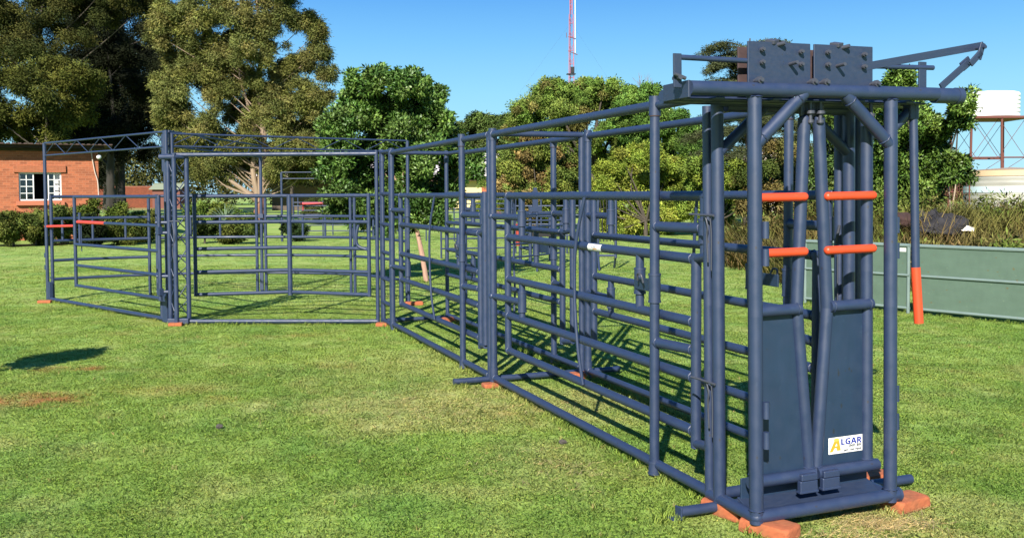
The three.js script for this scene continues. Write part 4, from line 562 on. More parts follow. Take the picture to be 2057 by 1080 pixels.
// head gate
{
  const hg = thing('head_gate', 'tall blue head gate with two leaves, orange bars and overhead latch gear', 'head gate', at(1.195, 4.496), TH), T = M.steel;
  hg.rotation.z = 0.012;
  const P = (name, g, m = T) => mesh(name, g, m, hg), r = 0.033;
  // frame (x across, y up, z towards the camera; the chute runs to -z)
  P('front_column', [tube([-0.026, 0.06, 0], [-0.026, 2.10, 0], r, 20), bead(v3(-0.026, 0.125, 0), v3(0, 1, 0), r), bead(v3(-0.026, 2.098, 0), v3(0, 1, 0), r)]); P('front_column', [tube([0.786, 0.06, 0], [0.786, 2.10, 0], r, 20), bead(v3(0.786, 0.125, 0), v3(0, 1, 0), r), bead(v3(0.786, 2.098, 0), v3(0, 1, 0), r)]);
  P('rear_column', [tube([-0.03, 0.07, -0.31], [-0.03, 2.09, -0.31], 0.032, 18)]); P('rear_column', [tube([0.79, 0.07, -0.31], [0.79, 2.09, -0.31], 0.032, 18)]);
  P('inner_column', [tube([-0.03, 0.07, -0.40], [-0.03, 2.09, -0.40], 0.026)]); P('inner_column', [tube([0.80, 0.07, -0.40], [0.80, 2.09, -0.40], 0.026)]);
  P('base_rail', [tube([-0.026, 0.09, 0], [0.83, 0.09, 0], r, 18), ball([-0.026, 0.09, 0.0], 0.036), tube([0.826, 0.09, 0], [0.842, 0.09, 0], 0.036, 16)]);
  P('base_rail', [tube([-0.03, 0.088, 0], [-0.03, 0.088, -0.40], 0.031)]); P('base_rail', [tube([0.79, 0.088, 0], [0.79, 0.088, -0.40], 0.031)]); P('base_rail', [tube([-0.03, 0.088, -0.37], [0.79, 0.088, -0.37], 0.03)]);
  P('threshold_plate', [box(0.38, 0.108, -0.10, 0.80, 0.012, 0.15, 0.003, [0.32, 0, 0])], M.steelPlate); P('sill_plate', [box(0.38, 0.172, -0.155, 0.78, 0.12, 0.012)], M.sheet);
  P('brace', welded([0.255, 2.12, 0], [-0.02, 1.875, 0], 0.031, 0.045, 18)); P('brace', welded([0.50, 2.12, 0], [0.78, 1.875, 0], 0.031, 0.045, 18));
  P('rear_brace', [tube([0.255, 2.08, -0.31], [-0.02, 1.85, -0.31], 0.028)]); P('rear_brace', [tube([0.50, 2.08, -0.31], [0.78, 1.85, -0.31], 0.028)]);
  // overhead beam
  P('top_beam', [tube([-0.38, 2.133, 0], [1.08, 2.133, 0], 0.034, 20)]); P('beam_end', [tube([1.075, 2.128, -0.01], [1.25, 2.128, -0.01], 0.040, 20), tube([1.215, 2.128, -0.01], [1.25, 2.128, -0.01], 0.043, 20)]);
  P('rear_beam', [tube([-0.38, 2.115, -0.25], [1.12, 2.115, -0.25], 0.033, 18), box(0.38, 2.09, -0.29, 0.86, 0.02, 0.07)]); P('end_plate', [box(-0.385, 2.128, -0.105, 0.014, 0.080, 0.23)], M.steelPlate);
  P('slide_channel', [box(0.35, 2.090, -0.075, 1.44, 0.010, 0.035), box(0.35, 2.090, -0.18, 1.44, 0.010, 0.07), box(0.35, 2.098, -0.12, 1.44, 0.010, 0.04)], M.steelPlate); P('channel_tie', [-0.2, 0.12, 0.62, 0.93].map((x) => box(x, 2.093, -0.13, 0.05, 0.012, 0.22)), M.steelPlate);
  // latch gear plates
  const gear = (x0, x1) => { const w = x1 - x0, pl = P('cover_plate', [box((x0 + x1) / 2, 2.262, -0.035, w, 0.205, 0.010, 0.003)], M.steelPlate);
    for (const [fx, y] of [[0.2, 2.325], [0.2, 2.265], [0.82, 2.322], [0.82, 2.262]]) mesh('bolt', [tube([x0 + w * fx, y, -0.03], [x0 + w * fx, y, 0.0], 0.008, 6), tube([x0 + w * fx, y, -0.022], [x0 + w * fx, y, -0.01], 0.013, 6)], M.bolt, pl);
    const sx = x0 === -0.04 ? 0.66 : 0.38; mesh('pin', [tube([x0 + w * sx, 2.262, -0.03], [x0 + w * sx, 2.265, 0.03], 0.009, 8)], M.bolt, pl);
    for (const fx of [0.1, 0.96]) mesh('bolt', [tube([x0 + w * fx, 2.176, -0.035], [x0 + w * fx, 2.176, 0.035], 0.010, 6), tube([x0 + w * fx, 2.176, -0.005], [x0 + w * fx, 2.176, 0.022], 0.018, 6)], M.bolt, pl);
    mesh('top_lug', [box(x0 + w * 0.42, 2.37, -0.05, 0.05, 0.02, 0.05, 0.003, [0.3, 0.4, 0.2]), tube([x0 + w * 0.47, 2.352, -0.04], [x0 + w * 0.53, 2.358, 0.0], 0.011, 6)], M.bolt, pl);
    P('rear_plate', [box((x0 + x1) / 2 - 0.008, 2.25, -0.105, w, 0.195, 0.012)], M.rusty); P('guide_block', [box((x0 + x1) / 2, 2.2, -0.07, w * 0.8, 0.10, 0.03)], M.dark); };
  gear(-0.04, 0.32); gear(0.342, 0.70);
  P('stop_post', [bar([-0.431, 2.135, -0.02], [-0.431, 2.29, -0.02], 0.042, 0.010)], M.steelPlate); P('stop_bolt', [tube([-0.431, 2.18, -0.05], [-0.431, 2.18, 0.01], 0.012, 6), tube([-0.46, 2.195, -0.0], [-0.40, 2.175, -0.0], 0.009, 6)], M.bolt);
  P('slide_rod', [tube([-0.43, 2.275, -0.03], [0.05, 2.272, -0.05], 0.0125)]); P('slide_rod', [tube([0.6, 2.27, -0.05], [1.09, 2.272, -0.03], 0.0125)]); P('stop_post', [bar([1.018, 2.13, -0.03], [1.018, 2.30, -0.03], 0.048, 0.010)], M.steelPlate);
  P('lever_arm', [bar([0.64, 2.262, -0.06], [1.432, 2.40, -0.01], 0.040, 0.012)], M.steelPlate); P('lever_link', [bar([1.12, 2.172, -0.01], [1.30, 2.30, -0.01], 0.034, 0.012)], M.steelPlate);
  P('clevis', [box(1.335, 2.325, 0.012, 0.10, 0.034, 0.010, 0.003, [0, 0, 0.72]), box(1.31, 2.30, -0.03, 0.07, 0.05, 0.01, 0.003, [0, 0, 0.6]), tube([1.382, 2.382, -0.04], [1.382, 2.382, 0.03], 0.010, 8), box(1.368, 2.362, 0.012, 0.034, 0.09, 0.010, 0.003, [0, 0, -0.35])], M.steelPlate);
  // hanging operating handle
  const hd = P('operating_handle', [tube([1.045, 2.09, -0.12], [1.055, 1.235, -0.11], 0.0215), box(1.04, 2.055, -0.13, 0.06, 0.09, 0.06, 0.01)]); mesh('handle_grip', [tube([1.055, 1.237, -0.11], [1.068, 0.942, -0.10], 0.0245, 16)], M.orange, hd);
  P('handle_arm', [tube([0.80, 1.93, -0.20], [0.94, 1.965, -0.16], 0.03), tube([0.94, 1.965, -0.16], [1.04, 2.06, -0.13], 0.028)]);
  // hinge knuckles on the front columns
  for (const [x, y] of [[0.012, 1.47], [0.012, 1.34], [0.012, 0.61], [0.012, 0.465], [0.822, 1.47], [0.822, 1.34], [0.822, 0.61], [0.822, 0.465]]) P('hinge_knuckle', [tube([x, y - 0.04, x < 0.5 ? 0.028 : 0.0], [x, y + 0.04, x < 0.5 ? 0.028 : 0.0], 0.017), box(x - 0.012, y, x < 0.5 ? 0.015 : 0, 0.02, 0.06, 0.02)]);
  // leaves: mirrored sheeted gates
  const leaf = (X, name, logo) => { // X maps distance from the middle line to x
    const g = new THREE.Group(); g.name = 'gate_leaf'; hg.add(g); tag(g, name); const z = -0.10, L = (n, geo, m = T) => mesh(n, geo, m, g), zb = -0.078;
    L('inner_tube', [tube([X(0.043), 2.01, z], [X(0.093), 1.06, z], 0.031, 18), tube([X(0.093), 1.06, z], [X(0.020), 0.225, z], 0.031, 18), ball([X(0.093), 1.06, z], 0.0312), ball([X(0.043), 2.0, z], 0.031)]);
    L('outer_tube', [tube([X(0.343), 0.235, z], [X(0.343), 2.02, z], 0.031, 18)]);
    L('crossbar', welded([X(0.09), 1.068, zb], [X(0.355), 1.068, zb], 0.028, 0.02, 16)); L('crossbar', [tube([X(0.008), 0.232, zb], [X(0.392), 0.232, zb], 0.030, 16), bead(v3(X(0.022), 0.262, z), v3(0, 1, 0), 0.031), bead(v3(X(0.343), 0.262, z), v3(0, 1, 0), 0.031)]);
    for (const y of [1.622, 1.352]) L('orange_bar', [tube([X(0.072), y, zb + 0.012], [X(0.352), y, zb + 0.012], 0.0215, 18), ball([X(0.072), y, zb + 0.012], 0.0215), ball([X(0.352), y, zb + 0.012], 0.0215)], M.orange);
    const s = new THREE.Shape(); s.moveTo(X(0.02), 0.23); s.lineTo(X(0.093), 1.06); s.lineTo(X(0.343), 1.06); s.lineTo(X(0.343), 0.23); s.closePath();
    const sh = L('sheet_panel', [new THREE.ExtrudeGeometry(s, { depth: 0.006, bevelEnabled: false }).translate(0, 0, z - 0.003)], M.sheet);
    if (logo) { const k = mesh('sticker', [new THREE.PlaneGeometry(0.214, 0.084).translate(0.584, 0.352, z + 0.0052)], M.logo, g); tag(k, 'white sticker with orange and blue printed lettering'); }
    L('guide_block', [box(X(0.068), 0.232, -0.045, 0.098, 0.034, 0.03, 0.006), box(X(0.068), 0.185, -0.05, 0.105, 0.058, 0.03, 0.006), box(X(0.068), 0.158, -0.05, 0.112, 0.012, 0.035, 0.003)]);
    L('hanger_bolt', [tube([X(0.03), 1.98, z + 0.03], [X(0.03), 2.09, z + 0.03], 0.010, 6), tube([X(0.03), 2.03, z + 0.03], [X(0.03), 2.045, z + 0.03], 0.024, 6), tube([X(0.03), 1.985, z + 0.03], [X(0.03), 2.0, z + 0.03], 0.018, 6), box(X(0.035), 2.055, z, 0.07, 0.07, 0.02)], M.bolt);
    L('hanger_bolt', [tube([X(0.343), 1.98, z + 0.03], [X(0.343), 2.09, z + 0.03], 0.010, 6), tube([X(0.343), 2.02, z + 0.03], [X(0.343), 2.035, z + 0.03], 0.022, 6)], M.bolt);
  };
  leaf((d) => 0.38 - d, 'left sheeted leaf of the head gate', false); leaf((d) => 0.38 + d, 'right sheeted leaf with a printed sticker', true);
  // latch pins with hanging chains on the left side
  for (const y of [1.535, 0.685]) { P('latch_pin', [tube([-0.075, y, -0.40], [-0.075, y, -0.28], 0.007, 6), tube([-0.09, y + 0.004, -0.48], [-0.07, y, -0.40], 0.006, 6)], M.bolt); P('chain', [bend([[-0.072, y, -0.36], [-0.068, y - 0.06, -0.345], [-0.066, y - 0.10, -0.355], [-0.064, y - 0.24, -0.35]], 0.005, 14, 5), bend([[-0.07, y, -0.32], [-0.066, y - 0.09, -0.315], [-0.064, y - 0.28, -0.32]], 0.004, 10, 5)], M.bolt); }
  P('side_hook', [tube([0.77, 1.46, -0.36], [0.76, 1.36, -0.38], 0.008, 6), tube([0.765, 1.30, -0.37], [0.765, 0.9, -0.37], 0.004, 5)], M.bolt);
}

// ------------------------------------------------------------------ round pen
const K = [-4.37, 12.07];
function between(name, label, cat, a, b, group) { const t = thing(name, label, cat, at(...a), Math.atan2(b[1] - a[1], b[0] - a[0]), group); return [t, Math.hypot(b[0] - a[0], b[1] - a[1])]; } // local x runs from a to b
function bowFrame(label, b, H, o = {}) {                        // tall frame with a lattice girder overhead
  const [f, L] = between('bow_frame', label, 'gate frame', K, b, 'tall girder frames of the pen'), T = M.steel;
  mesh('post', [tube([o.x0 ?? 0, 0, 0], [o.x0 ?? 0, H, 0], 0.024)], T, f); mesh('post', [tube([L, 0, 0], [L, H, 0], o.r ?? 0.025)], T, f);
  const lo = H - (o.drop ?? 0.19); mesh('top_chord', [tube([0, H, 0], [L, H, 0], 0.0135)], T, f); mesh('bottom_chord', [tube([0, lo, 0], [L, lo, 0], 0.0125)], T, f);
  const n = 10; for (let k = 0; k < n; k++) { const a = L * k / n, c = L * (k + 1) / n; mesh('lattice_bar', [tube([a, k % 2 ? H : lo, 0], [c, k % 2 ? lo : H, 0], 0.006, 6)], T, f); }
  if (o.ground) mesh('ground_bar', [tube([0.12, 0.05, 0], [L, 0.05, 0], 0.026)], T, f);
  return [f, L];
}
{
  const [f1, L1] = bowFrame('tall girder frame on the left over the open gate', [-7.25, 14.7], 2.46, { ground: true, x0: 0.1 });
  mesh('latch_block', [box(L1 - 0.09, 0.16, 0, 0.09, 0.3, 0.05), tube([L1 - 0.1, 0.38, 0], [L1 - 0.2, 0.385, 0], 0.012, 6)], M.steel, f1); mesh('foot_plate', [box(0.14, 0.19, 0, 0.13, 0.36, 0.05), tube([0.25, 0.03, 0], [0.25, 0.36, 0], 0.024)], M.steel, f1);
  mesh('latch_bar', [tube([L1 + 0.04, 1.17, 0], [L1 - 0.72, 1.19, 0.12], 0.02)], M.orangeDull, f1); mesh('keeper', [box(L1 + 0.04, 0.72, 0, 0.05, 0.07, 0.04), box(L1 + 0.04, 0.53, 0, 0.05, 0.07, 0.04)], M.steel, f1);
  mesh('hinge_sleeve', [tube([0.17, 1.95, 0.02], [0.17, 2.43, 0.02], 0.026)], M.steel, f1);
  bowFrame('tall girder frame reaching straight back across the pen', [-4.2, 15.83], 2.46, { x0: 0.06 });
  bowFrame('tall girder frame reaching to the far end of the chute', [-1.54, 14.0], 2.43, { x0: 0.04, drop: 0.16 });
  const [f4, L4] = between('pen_doorway', 'front doorway of the pen between lattice post and chute', 'gate frame', [-4.29, 11.98], [-1.70, 11.89]);
  mesh('top_rail', [tube([0, 2.155, 0], [L4, 2.155, 0], 0.027)], M.steel, f4); mesh('ground_rail', [tube([0.1, 0.045, 0], [L4, 0.045, 0], 0.027)], M.steel, f4); mesh('post', [tube([L4, 0, 0], [L4, 2.2, 0], 0.024)], M.steel, f4); mesh('post', [tube([L4 + 0.075, 0, 0], [L4 + 0.075, 2.2, 0], 0.024), tube([L4 + 0.075, 2.05, 0], [L4 + 0.075, 2.12, 0], 0.03)], M.steel, f4);
  // lattice column
  const lc = thing('lattice_post', 'three legged lattice post where all the pen frames meet', 'post', at(-4.28, 11.98)), lp = [[-0.07, 0.0], [0.03, 0.07], [0.15, -0.04]];
  for (const [x, z] of lp) mesh('leg', [tube([x, 0, z], [x, 2.17, z], 0.029)], M.steel, lc);
  for (let i = 0; i < 3; i++) { const a = lp[i], b = lp[(i + 1) % 3]; for (let k = 0; k < 9; k++) { const y = 0.1 + k * 0.22; mesh('lattice_bar', [tube([k % 2 ? a[0] : b[0], y, k % 2 ? a[1] : b[1]], [k % 2 ? b[0] : a[0], y + 0.22, k % 2 ? b[1] : a[1]], 0.007, 6)], M.steel, lc); } }
  mesh('cap', [tube([-0.16, 2.13, 0.03], [0.05, 2.13, 0.07], 0.034), tube([0.03, 2.13, 0.07], [0.15, 2.13, -0.04], 0.03), tube([-0.07, 2.13, 0], [0.15, 2.13, -0.04], 0.028)], M.steel, lc); mesh('foot', [box(0.04, 0.05, 0.02, 0.27, 0.07, 0.09, 0.01)], M.steel, lc);
  mesh('spindle', [tube([-0.1, 1.9, -0.03], [-0.1, 2.47, -0.03], 0.024)], M.steel, lc);
  mesh('chain', [bend([[0.0, 1.3, 0.08], [0.03, 1.1, 0.10], [0.0, 0.95, 0.08], [0.02, 0.8, 0.09]], 0.008, 20, 5), tube([-0.03, 1.32, 0.09], [0.1, 1.32, 0.09], 0.007, 6)], M.bolt, lc);
  for (const y of [0.42, 0.62, 1.17, 1.30]) mesh('hinge_arm', [tube([-0.24, y, 0], [-0.07, y, 0], 0.022)], M.steel, lc);
  // open gate
  const [g1, LG] = between('pen_gate', 'five rail gate standing open into the left side of the pen', 'gate', [-4.47, 11.96], [-6.36, 13.74]);
  mesh('upright', [tube([0, 0.31, 0], [0, 1.65, 0], 0.024)], M.steel, g1); mesh('upright', [tube([LG, 0.32, 0], [LG, 1.65, 0], 0.024)], M.steel, g1); mesh('latch_upright', [tube([LG - 0.07, 0.95, 0.04], [LG - 0.07, 1.40, 0.04], 0.02), tube([LG - 0.1, 0.84, 0.05], [LG - 0.1, 1.3, 0.05], 0.008, 6)], M.steel, g1);
  for (const h of [1.63, 0.94, 0.635, 0.34]) mesh('rail', [tube([0, h, 0], [LG, h, 0], 0.0225)], M.steel, g1);
  const r2 = mesh('rail', [tube([0, 1.26, 0], [LG, 1.265, 0.02], 0.0215)], M.steel, g1); mesh('grip', [tube([LG - 0.98, 1.263, 0.014], [LG - 0.06, 1.266, 0.02], 0.0245)], M.orangeDull, r2);
  mesh('hinge', [box(0.0, 0.42, 0.0, 0.07, 0.09, 0.06), box(0, 1.2, 0, 0.07, 0.1, 0.06)], M.steel, g1);
  // bowed force gate behind the doorway
  const [fg, LF] = between('force_gate', 'bowed five rail force gate just behind the pen doorway', 'gate', [-4.16, 12.38], [-1.86, 12.26]); const zm = -0.36, xm = 1.16;
  for (const x of [0, LF]) mesh('upright', [tube([x, 0.32, 0], [x, 1.66, 0], 0.025)], M.steel, fg); mesh('upright', [tube([xm, 0.30, zm + 0.02], [xm, 1.64, zm + 0.02], 0.032)], M.steel, fg);
  for (const h of H5) mesh('rail', [tube([0, h, 0], [xm, h, zm], 0.025)], M.steel, fg), mesh('rail', [tube([xm, h, zm], [LF, h, 0], 0.025)], M.steel, fg);
  mesh('latch_arm', [bend([[LF - 0.14, 1.25, -0.02], [LF - 0.17, 1.1, -0.02], [LF - 0.15, 0.98, -0.02], [LF, 0.92, 0]], 0.02, 14, 8)], M.steel, fg);
  // curved outer panels
  const arc = (a, b, label, stubs, o = {}) => {
    const [p, L] = between('curved_panel', label, 'pen panel', a, b, 'curved outer panels of the pen'), sag = L * L / 30;
    const curve = (h, e = 0) => bend([[0, h, 0], [L * 0.25, h, -sag * 0.75], [L * 0.5, h, -sag], [L * 0.75, h, -sag * 0.75], [L, h, 0]], 0.0235, 18, 10);
    mesh('post', [tube([0.02, 0, 0], [0.02, 1.66, 0], 0.025)], M.steel, p); if (!o.noEnd) mesh('post', [tube([L - 0.02, 0, 0], [L - 0.02, 1.66, 0], 0.025)], M.steel, p);
    for (const h of H5) mesh('rail', [curve(h)], M.steel, p);
    for (const x of stubs) mesh('strut', [tube([L * x, 0.94, -sag * 4 * x * (1 - x)], [L * x, 1.287, -sag * 4 * x * (1 - x)], 0.019)], M.steel, p);
    return p;
  };
  arc([-7.21, 14.74], [-5.95, 15.53], 'curved pen panel at far left behind the open gate', [0.12, 0.42, 0.75]);
  arc([-5.88, 15.58], [-4.26, 15.83], 'curved pen panel left of the paired posts at the back', [0.33, 0.62]);
  arc([-4.15, 15.83], [-2.62, 15.43], 'curved pen panel right of the paired posts at the back', [0.42, 0.68]);
  arc([-2.58, 15.41], [-1.56, 14.05], 'curved pen panel joining the back of the pen to the chute', [0.3]);
  const cl = mesh('clamp_plate', [box(0, 1.29, 0, 0.09, 0.07, 0.05), box(0, 0.2, 0, 0.06, 0.3, 0.03)], M.steel); cl.position.copy(at(-4.2, 15.80)); tag(cl, 'small clamp plate joining the paired posts at the back of the pen', 'clamp');
}

// second set of yards far behind, and equipment on the lawn behind the chute
{
  const simple = (a, b, label, rails, nPosts, o = {}) => { const [p, L] = between('cattle_panel', label, 'cattle panel', a, b, 'cattle panels standing far behind the chute'); for (let k = 0; k < nPosts; k++) mesh('post', [tube([L * k / (nPosts - 1), 0, 0], [L * k / (nPosts - 1), o.h ?? 1.65, 0], 0.024, 8)], M.steel, p); for (const h of rails) mesh('rail', [tube([0, h, 0], [L, h, 0], 0.021, 8)], M.steel, p); return p; };
  simple([-8.05, 34.8], [-5.9, 34.9], 'distant panel with a red bar left of the citrus tree', [1.35, 1.22, 0.9, 0.6, 0.3], 3); simple([-5.8, 34.9], [-3.4, 34.4], 'distant panel just left of the citrus trunk', [1.35, 1.22, 0.9, 0.6, 0.3], 3); simple([-8.6, 38], [-4.5, 38.4], 'most distant panel behind the one with the red bar', [1.6, 1.3, 1.0, 0.7, 0.4], 4);
  simple([-3.0, 33], [0.0, 32], 'distant panel directly behind the citrus trunk', [1.6, 1.3, 1.0, 0.7, 0.4], 4);
  const rb = mesh('red_bar', [tube([0, 0, 0], [0.85, 0, 0], 0.05, 10), tube([0.1, -0.05, 0], [0.1, -0.25, 0], 0.02, 6)], std(lin(0.42, 0.03, 0.04), 0.5)); rb.position.copy(at(-7.75, 34.6, 1.31)); tag(rb, 'short red bar on a distant cattle panel', 'bar');
  const [bf, BL] = between('bow_frame', 'distant girder frame seen under the citrus tree at left', 'gate frame', [-8.06, 33.1], [-4.4, 33.4], 'tall girder frames of the pen'); for (const x of [0, BL]) mesh('post', [tube([x, 0, 0], [x, 2.42, 0], 0.04, 8)], M.steel, bf); mesh('top_chord', [tube([0, 2.42, 0], [BL, 2.42, 0], 0.02, 6)], M.steel, bf); mesh('bottom_chord', [tube([0, 2.2, 0], [BL, 2.2, 0], 0.02, 6)], M.steel, bf);
  // calf crush
  simple([-0.05, 19.0], [1.1, 20.6], 'panel leading to the small crush behind the chute', [1.2, 0.95, 0.62, 0.35], 3, { h: 1.25 }); simple([0.1, 26], [2.2, 25.6], 'thin railed panel behind the small crush', [1.55, 1.3, 1.05, 0.8, 0.5, 0.25], 4); simple([-1.8, 24], [0.05, 24.4], 'thin railed panel left of the small crush', [1.5, 1.25, 1.0, 0.75, 0.5, 0.25], 4);
  const cc = thing('calf_crush', 'small blue calf crush with stepped latch post on the lawn behind the chute', 'calf crush', at(0.42, 21.8), 0.25), T = M.steel;
  for (const [x, z] of [[0, 0], [0.75, 0], [0, -0.9], [0.75, -0.9]]) mesh('post', [tube([x, 0, z], [x, 1.2, z], 0.04, 10)], T, cc); for (const y of [0.35, 0.72, 1.18]) mesh('rail', [tube([0, y, -0.9], [0.75, y, -0.9], 0.03, 8), tube([0, y, 0], [0, y, -0.9], 0.03, 8), tube([0.75, y, 0], [0.75, y, -0.9], 0.03, 8)], T, cc);
  mesh('side_sheet', [box(0.375, 0.72, 0.0, 0.7, 0.16, 0.02)], M.dark, cc); mesh('latch_post', [box(0.12, 1.45, 0, 0.12, 0.5, 0.08), box(0.12, 1.28, 0, 0.3, 0.12, 0.1), box(0.12, 1.7, 0, 0.08, 0.15, 0.06)], T, cc); mesh('cross_tray', [tube([-0.4, 1.12, 0.05], [0.55, 1.12, 0.05], 0.03, 8), tube([-0.4, 1.02, 0.05], [0.9, 1.02, 0.05], 0.02, 8)], T, cc); mesh('red_handle', [tube([-0.32, 0.45, 0.1], [-0.32, 0.95, 0.1], 0.05, 10)], std(lin(0.30, 0.035, 0.02), 0.5), cc);
  const cf = thing('chain_rack', 'dark frame hung with chains between two chute posts at middle right', 'rack', at(1.85, 20.3)); for (const x of [0, 0.38]) mesh('post', [tube([x, 0.25, 0], [x, 1.65, 0], 0.03, 8)], T, cf); mesh('rail', [tube([0, 0.3, 0], [0.38, 0.3, 0], 0.025, 8), tube([0, 1.62, 0], [0.38, 1.62, 0], 0.025, 8)], T, cf); mesh('foot', [tube([0, 0, 0.3], [0, 0.3, 0], 0.025, 8), tube([0.38, 0, -0.3], [0.38, 0.3, 0], 0.025, 8), tube([0, 0, -0.3], [0, 0.3, 0], 0.025, 8)], T, cf);
  for (let k = 0; k < 5; k++) mesh('chain', [bend([[0.02 + k * 0.08, 1.6, 0], [0.06 + k * 0.06, 1.3, 0.02], [0.0 + k * 0.09, 1.0, 0], [0.05 + k * 0.07, 0.6, 0.02]], 0.012, 16, 5)], M.dark, cf);
}

// solid green panels at right
{
  const gp = (a, b, label, o = {}) => { const [p, L] = between('sheeted_panel', label, 'sheeted panel', a, b, 'green sheeted panels'); const T = M.greenRail;
    mesh('sheet', [box(L / 2, 0.5, 0, L - 0.03, 0.82, 0.006, 0.001)], M.green, p); mesh('top_rail', [tube([0, 0.92, 0], [L, 0.92, 0], 0.026)], T, p); mesh('bottom_rail', [tube([0, 0.075, 0.0], [L, 0.075, 0.0], 0.02)], T, p); mesh('middle_rail', [tube([0, 0.52, 0.014], [L, 0.52, 0.014], 0.018)], T, p); for (const x of [0.02, L - 0.02]) mesh('post', [tube([x, 0.0, 0], [x, 0.94, 0], 0.022)], T, p);
    if (o.sticker) mesh('sticker', [new THREE.PlaneGeometry(0.17, 0.05).translate(L - 0.14, 0.86, 0.0055)], M.stick2, p); };
  gp([4.33, 13.98], [5.36, 12.70], 'green sheeted panel with a small white sticker behind the head gate', { sticker: true }); gp([5.40, 12.65], [6.9, 10.85], 'green sheeted panel at the right edge behind the orange handle');
}

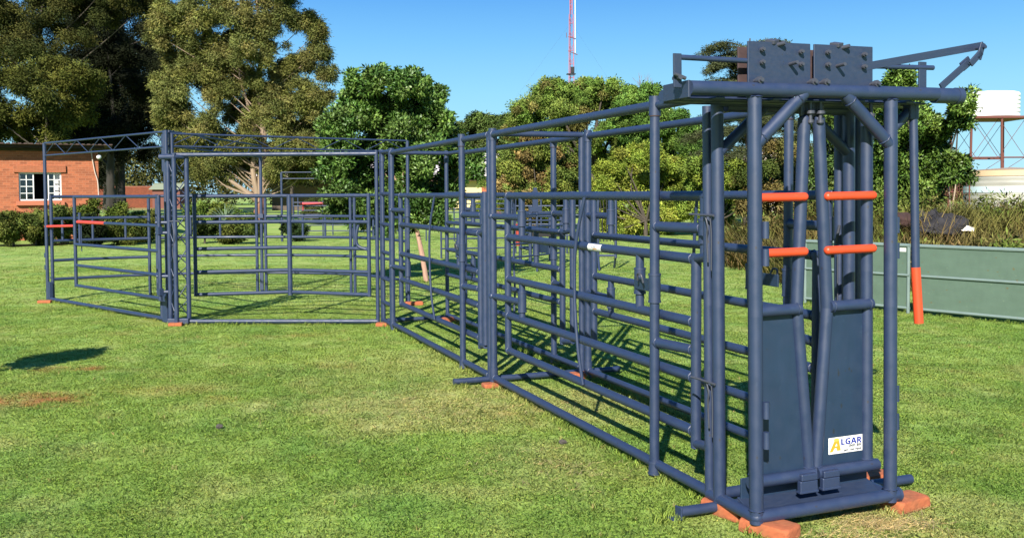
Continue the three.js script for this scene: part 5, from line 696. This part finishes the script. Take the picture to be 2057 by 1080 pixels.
// bricks that level the steelwork, and small things on the lawn
{
  const bg = new THREE.BoxGeometry(0.22, 0.07, 0.105, 22, 7, 11), bp = bg.attributes.position, bc = [];
  for (let i = 0; i < bp.count; i++) {
    let x = bp.getX(i), y = bp.getY(i), z = bp.getZ(i); const ex = Math.max(0, Math.abs(x) - 0.098) / 0.012, ey = Math.max(0, Math.abs(y) - 0.024) / 0.011, ez = Math.max(0, Math.abs(z) - 0.0415) / 0.011, e = ex + ey + ez;
    const wear = 0.006 * fbm(x * 16 + 3, z * 16 + y * 20, 3), chip = Math.max(0, fbm(x * 22 - 6, z * 22 + y * 17 + 2, 2) - 0.08) * 0.05 * Math.max(0, e - 0.9), k = 1 - 0.035 * Math.max(0, e - 1) - chip * 2;
    bp.setXYZ(i, x * k + wear * 0.5, y * k + wear, z * k + wear * 0.7);
    const d = 0.92 + 0.5 * fbm(x * 30 + 1, z * 30 + y * 30, 4) + 0.25 * (rnd() - 0.5), soil = Math.min(0.7, Math.max(0, 1.2 * fbm(x * 12 + 9, z * 12 + y * 9, 3) + 0.05)) + (y < -0.02 ? 0.2 : 0); bc.push(d * (1 - 0.45 * soil), d * (1 - 0.1 * soil), d * (1 - 0.0 * soil));
  }
  bg.setAttribute('color', new THREE.Float32BufferAttribute(bc, 3)); bg.computeVertexNormals(); M.brickPaver.vertexColors = true; M.brickPaver.map = M.brickPaver.bumpMap = null;
  let proto;
  const put = (X, D, turn, sx, sy, sz, label) => { let o; if (!proto) { o = proto = mesh('paving_brick', bg, M.brickPaver); } else { o = proto.clone(); o.name = numbered('paving_brick'); scene.add(o); } o.userData = {}; o.position.copy(at(X, D, 0.035 * sy)); o.rotation.set(0, turn, 0); o.scale.set(sx, sy, sz); tag(o, label, 'brick', 'bricks under the steelwork'); };
  put(1.09, 4.78, TH - 1.3, 1.15, 0.95, 1.15, 'orange brick under the left rear corner of the head gate'); put(1.235, 4.50, TH - 1.15, 1.2, 0.95, 1.35, 'large orange brick under the left front corner of the head gate'); put(2.045, 4.87, TH + 0.2, 1.1, 0.9, 1.3, 'orange brick under the right front corner of the head gate');
  put(2.06, 5.35, TH, 1, 0.6, 1, 'brick under the foot right of the head gate'); put(-0.15, 8.0, TH, 1, 0.55, 1, 'brick under the middle near chute post'); put(0.62, 8.36, TH, 1, 0.8, 1.1, 'brick under the middle far chute post'); put(-0.83, 12.1, TH + 0.3, 1.1, 0.9, 1.3, 'brick under the far chute post at the pen end'); put(-1.6, 11.75, 0, 0.95, 0.65, 1.1, 'brick under the near chute post at the pen end'); put(-4.25, 11.86, 0.2, 0.75, 0.6, 1.0, 'brick under the lattice post'); put(-7.2, 14.5, 0.1, 0.9, 0.6, 1.0, 'brick under the post at the far left'); put(-1.46, 13.95, 0.3, 1.2, 0.8, 1.2, 'half buried brick under the post behind the chute');
  for (const [X, D, label] of [[-2.07, 6.6, 'dark dry clod on the open lawn at left'], [0.325, 6.14, 'dark dry clod on the lawn close to the near chute side']]) { const g = new THREE.IcosahedronGeometry(0.020, 2), p = g.attributes.position; for (let i = 0; i < p.count; i++) { const n = 1 + 0.8 * fbm(p.getX(i) * 60 + X, p.getY(i) * 60 + p.getZ(i) * 50, 3); p.setXYZ(i, p.getX(i) * n * 1.3, p.getY(i) * n * 0.8, p.getZ(i) * n); } g.computeVertexNormals(); const o = mesh('dry_clod', g, std(lin(0.07, 0.06, 0.055), 0.95)); o.position.copy(at(X, D, 0.022)); tag(o, label, 'clod'); }
}

// grass the mower misses, along the ground rails and round the feet
{
  const g = bladeTuft(9, 0.025, 0.045, 0.0036, 0.03), list = [], along = (a, b, n, w) => { for (let i = 0; i < n; i++) { const t = rnd(), p = a.clone().lerp(b, t); if (fbm(p.x * 3, p.z * 3, 2) < -0.12) continue; const X = p.x + gauss() * w, D = -p.z + gauss() * w, [c] = lawnTone(X, D), j = rr(0.75, 1.15), s = rr(0.7, 1.2); list.push([placeM(X, 0, -D, s, rr(0, 6.28), s * rr(0.5, 1.3)), lin(c[0] * j, c[1] * j, c[2] * j)]); } };
  for (const t of [0, 0.88]) along(SP(-3.4, t), SP(4.2, t), 620, 0.035); along(at(-4.2, 11.95), at(-1.65, 11.89), 300, 0.05); along(at(-4.4, 12.1), at(-7.25, 14.7), 330, 0.05);
  for (const [X, D] of [[1.19, 4.5], [1.97, 4.82], [1.0, 4.85], [0.8, 4.7], [-0.16, 8.05], [0.63, 8.4], [-1.45, 11.5], [-1.66, 11.8], [-4.28, 11.95], [-7.2, 14.6], [-1.6, 17.7], [-4.2, 15.8], [-2.6, 15.4], [-5.9, 15.55], [2.1, 4.95], [-0.45, 7.95]]) along(at(X - 0.06, D - 0.05), at(X + 0.06, D + 0.05), 34, 0.06);
  along(at(4.33, 13.98), at(6.9, 10.85), 380, 0.05);
  for (let i = 0; i < 420; i++) { const D = Math.sqrt(rr(14, 130)), X = D * rr(-0.6, 0.6), j = rr(0.8, 1.2), c = rnd() < 0.5 ? [0.55, 0.48, 0.2] : lawnTone(X, D)[0]; list.push([placeM(X, 0, -D, rr(0.5, 0.9), rr(0, 6.28), rr(0.4, 0.9)), lin(c[0] * j, c[1] * j, c[2] * j)]); }
  tag(scatter('grass', g, bladeMat, list), 'longer grass blades and stalks left standing along the ground rails and feet', 'grass', null, 'stuff');
}

renderer.render(scene, camera);
